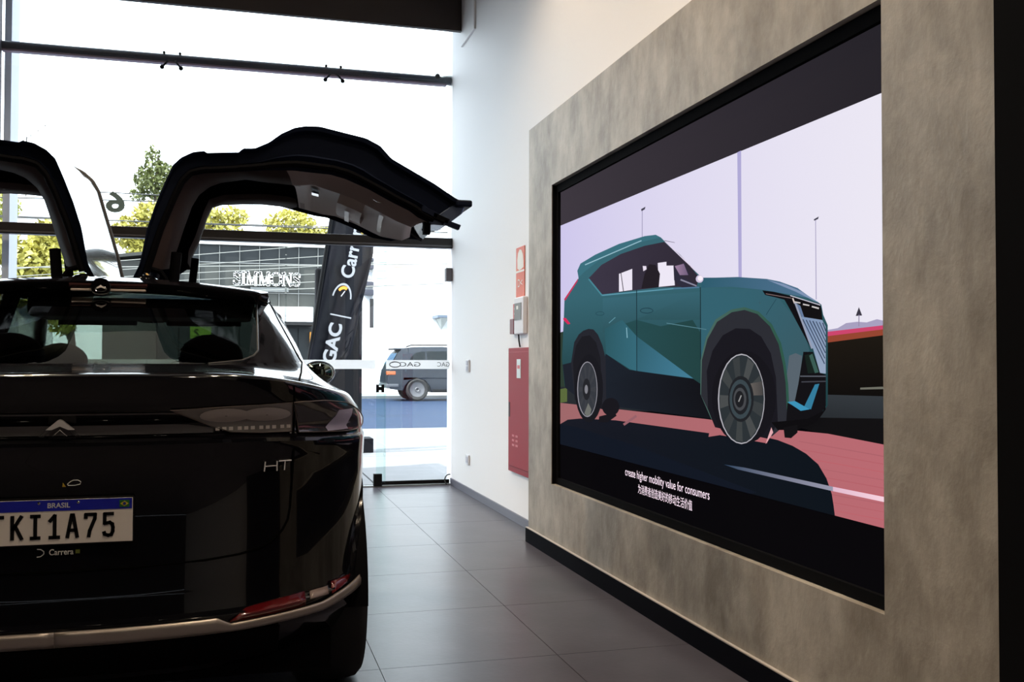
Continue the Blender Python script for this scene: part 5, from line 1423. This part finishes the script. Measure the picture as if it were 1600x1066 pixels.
# ------------------------------------------------------------------ gull wing doors (parts of the car, swung up from the roof spine)
O_ = [(0.069, 1.535), (0.098, 1.599), (0.124, 1.742), (0.155, 1.843), (0.19, 1.935), (0.223, 2.014), (0.255, 2.047), (0.303, 2.073), (0.346, 2.08), (0.359, 2.072), (0.42, 2.078), (0.49, 2.083), (0.498, 2.10), (0.55, 2.103), (0.607, 2.131), (0.66, 2.173), (0.713, 2.201), (0.761, 2.212), (0.821, 2.214), (0.908, 2.197), (1.019, 2.176), (1.08, 2.147), (1.131, 2.093), (1.188, 2.063), (1.325, 1.991), (1.418, 1.932), (1.471, 1.909)]
I_ = [(0.129, 1.572), (0.139, 1.604), (0.185, 1.749), (0.237, 1.883), (0.264, 1.94), (0.297, 1.98), (0.348, 1.993), (0.402, 1.999), (0.504, 2.01), (0.609, 2.021), (0.716, 2.025), (0.792, 2.02), (0.869, 2.016), (0.935, 2.0), (1.036, 1.96), (1.138, 1.908), (1.218, 1.872), (1.255, 1.845), (1.30, 1.825)]
B_ = [(0.206, 1.599), (0.236, 1.691), (0.259, 1.769), (0.292, 1.87), (0.321, 1.922), (0.365, 1.96), (0.41, 1.979), (0.515, 1.999), (0.613, 1.99), (0.735, 1.984), (0.802, 1.991), (0.915, 1.959), (0.978, 1.939), (1.082, 1.891), (1.181, 1.843), (1.252, 1.817), (1.276, 1.835)]
F_ = [(0.258, 1.662), (0.262, 1.723), (0.293, 1.795), (0.332, 1.923), (0.357, 1.979), (0.425, 2.005), (0.53, 2.014), (0.633, 2.018), (0.729, 2.012), (0.774, 2.001), (0.905, 1.97), (0.971, 1.963), (1.091, 1.921), (1.213, 1.864), (1.322, 1.848), (1.363, 1.867)]
def resamp(pts, n, a=0.0, b=1.0):
    L = [0.0]
    for p, q in zip(pts, pts[1:]):
        L.append(L[-1] + math.hypot(q[0] - p[0], q[1] - p[1]))
    out = []
    for i in range(n + 1):
        t = (a + (b - a) * i / n) * L[-1]
        k = 0
        while k < len(L) - 2 and L[k + 1] < t:
            k += 1
        q = (t - L[k]) / max(1e-9, L[k + 1] - L[k])
        out.append((pts[k][0] + (pts[k + 1][0] - pts[k][0]) * q, pts[k][1] + (pts[k + 1][1] - pts[k][1]) * q))
    return out
shut = mat('shut_face', (0.003, 0.006, 0.017, 1), 0.5, spec=0.12)
rubber_s = mat('door_seal', (0.002, 0.002, 0.003, 1), 0.8, spec=0.05)
frame_trim = mat('frame_trim', (0.045, 0.030, 0.028, 1), 0.8, spec=0.15)
panel_g = mat('door_trim_grey', (0.58, 0.50, 0.465, 1), 0.6)
panel_b = mat('door_trim_brown', (0.38, 0.30, 0.28, 1), 0.7)
wood = mat('handle_insert', (0.40, 0.33, 0.26, 1), 0.35, metal=0.4)
VR, VFd = 1.25, 2.32
N = 120
KW = 67
Or, Ir, Br, Fr = resamp(O_, N), resamp(I_, N), resamp(B_, N), resamp(F_, N)
# outer profile without the arch bulge, used towards the front of the door
O2_ = [(0.069, 1.56), (0.108, 1.737), (0.14, 1.85), (0.172, 1.96), (0.20, 2.06), (0.23, 2.115), (0.275, 2.155), (0.345, 2.19), (0.45, 2.20), (0.62, 2.20), (0.76, 2.19), (0.90, 2.165), (1.02, 2.12), (1.15, 2.06), (1.28, 1.985), (1.40, 1.91), (1.46, 1.875)]
O2 = resamp(O2_, N)
def wing(sg):
    Q = lambda p, v: (sg * p[0], v, p[1])
    root = grid('gull_wing_door', [[Q(p, VR) for p in Or]] + [[Q((a[0] + (b[0] - a[0]) * t ** 2.2, a[1] + (b[1] - a[1]) * t ** 2.2), VR + (VFd - VR) * t) for a, b in zip(Or, O2)] for t in (0.12, 0.25, 0.4, 0.55, 0.7, 0.85, 1.0)], paint, car, 0, 50)
    root['label'] = 'raised rear door on the %s side with its dark shut face' % ('right' if sg > 0 else 'left')
    # shut face with stepped ridges
    mid = lambda t: [(a[0] + (b[0] - a[0]) * t, a[1] + (b[1] - a[1]) * t) for a, b in zip(Or, Ir)]
    grid('shut_face', [[Q(p, VR) for p in Or], [Q(p, VR + 0.004) for p in mid(0.1)], [Q(p, VR + 0.03) for p in mid(0.16)], [Q(p, VR + 0.035) for p in mid(0.62)], [Q(p, VR + 0.012) for p in mid(0.68)], [Q(p, VR + 0.03) for p in mid(0.8)], [Q(p, VR + 0.04) for p in Ir]], shut, root, 0, 30)
    tube('door_seal', [Q(p, VR + 0.02) for p in mid(0.86)], 0.014, rubber_s, root, 8)
    # inner frame trim between shut face and window opening
    kw = 24        # window part ends at about this sample of the inner lines
    nI = resamp(I_, N, 0, 1)
    c1 = [(a[0] + (b[0] - a[0]) * 0.45, a[1] + (b[1] - a[1]) * 0.45) for a, b in zip(Ir, Br)]
    grid('frame_trim', [[Q(p, VR + 0.04) for p in Ir[:KW + 1]], [Q(p, VR + 0.075) for p in c1[:KW + 1]], [Q(p, VR + 0.17) for p in Br[:KW + 1]], [Q((p[0] - 0.012, p[1] + 0.02), VR + 0.21) for p in Br[:KW + 1]]], frame_trim, root, 0, 60)
    grid('panel_edge', [[Q(p, VR + 0.04) for p in Ir[KW:]], [Q(p, VR + 0.075) for p in c1[KW:]], [Q(p, VR + 0.17) for p in Br[KW:]]], panel_b, root, 0, 60)
    # front frame
    ff_ = [[Q((p[0] - 0.012, p[1] + 0.022), 2.02) for p in Fr[:KW]], [Q(p, 2.06) for p in Fr[:KW]], [Q(p, 2.15) for p in Fr[:KW]], [Q((p[0] - 0.03, p[1] + 0.015), VFd) for p in Fr[:KW]]]
    grid('front_frame', ff_, frame_trim, root, 0, 60)
    grid('front_edge', [[Q((p[0] - 0.03, p[1] + 0.015), VFd) for p in Fr], [Q(p, VFd) for p in O2]], shut, root)
    tube('edge_seal', [Q(p, VFd) for p in O2], 0.009, mat('edge_grey', (0.05, 0.05, 0.055, 1), 0.5), root, 8)
    # tinted window between both frames
    wi = resamp(O2_, 30, 0.12, 0.56)
    wr = resamp(O_, 30, 0.12, 0.50)
    grid('wing_window', [[Q((p[0] + 0.03, p[1] - 0.045), VR + 0.16) for p in wr], [Q((p[0] + 0.012, p[1] - 0.012), 2.05) for p in wi]], mat('wing_glass', (0.004, 0.006, 0.006, 1), 0.1), root)
    # inner door panel: concave loft from rear edge line to front edge line
    a, b = Br[KW:], resamp(F_, N)[KW:]
    rows = []
    for t in rng(0, 1, 14):
        bow = 0.05 * math.sin(math.pi * t)
        rows.append([Q((p[0] + (q[0] - p[0]) * t, p[1] + (q[1] - p[1]) * t + bow * (0.7 if i < 6 else 1)), VR + 0.17 + (2.15 - VR - 0.17) * t) for i, (p, q) in enumerate(zip(a, b))])
    dp = grid('door_panel', rows, panel_g, root, 0, 60)
    grid('panel_front', [rows[-1], [Q((p[0] - 0.02, p[1] + 0.04), VFd) for p in b]], panel_b, root, 0, 60)
    # lower end cap of the panel
    def at(i, t, dn=0.0):
        p, q = a[i], b[i]
        return Q((p[0] + (q[0] - p[0]) * t - dn * 0.35, p[1] + (q[1] - p[1]) * t + 0.05 * math.sin(math.pi * t) - dn), VR + 0.17 + (1.98 - 0.17) * 0 + (2.15 - VR - 0.17) * t)
    # arm rest, handle cup, chrome latch
    n_ = len(a)
    ar = [[at(int(n_ * f), t, d) for t, d in ((0.22, 0.0), (0.26, 0.045), (0.40, 0.062), (0.62, 0.062), (0.76, 0.045), (0.82, 0.0))] for f in (0.36, 0.42, 0.50, 0.56)]
    grid('arm_rest', ar, panel_g, dp, 0, 35)
    grid('arm_rest_insert', [[at(int(n_ * f), t, 0.066) for t in (0.30, 0.5, 0.72)] for f in (0.43, 0.48)], wood, dp)
    grid('pocket_edge', [[at(int(n_ * f), t, 0.012) for t in (0.30, 0.60, 0.88)] for f in (0.70, 0.735)], wood, dp)
    grid('handle_cup', [[at(int(n_ * f), t, 0.010) for t in (0.36, 0.45, 0.56)] for f in (0.13, 0.20)], black, dp)
    grid('handle_lever', [[at(int(n_ * f), t, 0.016) for t in (0.50, 0.58)] for f in (0.13, 0.20)], chrome, dp)
    grid('panel_step', [[at(int(n_ * f), t, 0.006) for t in rng(0.06, 0.97, 8)] for f in (0.035, 0.06)], panel_b, dp)
    tube('switch_bezel', [Q((1.075 + 0.022 * math.cos(k), 1.925 + 0.010 * math.sin(k) - 0.5 * 0.022 * math.cos(k)), VR + 0.075) for k in [2 * math.pi * i / 12 for i in range(12)]], 0.0022, chrome, root, 6, True)
    # sill end of the door: stepped flange with bright inner side
    tip = [(1.471, 1.909), (1.455, 1.87), (1.38, 1.812), (1.316, 1.815), (1.30, 1.825), (1.36, 1.87), (1.42, 1.915)]
    prism('sill_flange', [(sg * x, z) for x, z in tip], XZ, VR + 0.03, VR + 0.22, mat('sill_satin', (0.10, 0.13, 0.20, 1), 0.25, metal=0.5), root, 0.004)
    for k in range(3):
        x0 = 1.30 + 0.05 * k
        prism('sill_rib', [(sg * (x0 - 0.03), 1.895 - 0.028 * k), (sg * (x0 + 0.045), 1.862 - 0.024 * k), (sg * (x0 + 0.035), 1.840 - 0.024 * k), (sg * (x0 - 0.035), 1.872 - 0.028 * k)], XZ, VR + 0.005, VR + 0.028, shut if k != 1 else rubber_s, root, 0.003)
    box('latch', sg * 1.285, sg * 1.315, VR + 0.05, VR + 0.09, 1.775, 1.835, rubber_s, root)
    box('outer_lip', sg * 1.42, sg * 1.495, VR - 0.004, VFd - 0.2, 1.897, 1.927, shut, root, 0.008)
    # hinge, strut and hose at the roof spine
    tube('strut', [(sg * 0.222, 1.33, 1.50), (sg * 0.236, 1.34, 1.66)], 0.022, rubber_s, root, 12)
    tube('strut', [(sg * 0.268, 1.95, 1.54), (sg * 0.285, 1.95, 1.70)], 0.018, rubber_s, root, 12)
    tube('hinge_hose', [(sg * 0.20, 1.30, 1.51), (sg * 0.195, 1.30, 1.545), (sg * 0.175, 1.30, 1.575), (sg * 0.14, 1.30, 1.585)], 0.011, rubber_s, root, 8)
    ell('hinge_cover', (sg * 0.115, 1.32, 1.535), (0.055, 0.10, 0.025), gloss, root, 16, 10)
    tube('roof_rail', [(sg * 0.085, 1.26, 1.53), (sg * 0.085, 1.6, 1.565), (sg * 0.085, 2.2, 1.605)], 0.012, gloss, root, 8)
wing(1)
wing(-1)

# ------------------------------------------------------------------ ceiling downlights of the showroom
lamp_m = mat('lamp_lens', (1.0, 0.86, 0.68, 1), 0.5, emit=140.0)
def downlight(x, y, energy):
    t = thing('ceiling_downlight', 'round white recessed ceiling downlight', 'lamp', 'showroom ceiling downlights', (x, y, 4.995))
    lathe('housing', [(0.10, 0.0), (0.10, -0.02), (0.075, -0.025), (0.07, -0.005)], lambda p, q, s: (p, q, s), white, t, 20)
    lathe('lens', [(0.0005, -0.012), (0.068, -0.012)], lambda p, q, s: (p, q, s), lamp_m, t, 16)
    L = bpy.data.lights.new('downlight', 'SPOT')
    L.energy = energy
    L.color = (1.0, 0.78, 0.55)
    L.spot_size = math.radians(125)
    L.spot_blend = 0.8
    L.shadow_soft_size = 0.07
    o = bpy.data.objects.new('downlight', L)
    COL.objects.link(o)
    o.location = (0, 0, -0.06)
    o.parent = t
for x, y, e in ((0.9, 1.6, 0.8), (0.9, 3.4, 1.0), (0.9, 5.6, 0.75), (0.6, -1.2, 0.12), (-0.9, -1.2, 0.12), (-2.4, -1.2, 0.12), (0.6, -3.2, 0.12), (-0.9, -3.2, 0.12), (-2.4, -3.2, 0.12), (-1.6, 3.4, 0.7), (-1.6, 5.6, 1.2), (-1.6, 7.4, 1.2), (-4.2, 3.4, 0.7), (-4.2, 5.6, 1.2), (-4.2, 7.4, 1.2)):
    downlight(x, y, LAMP * e)
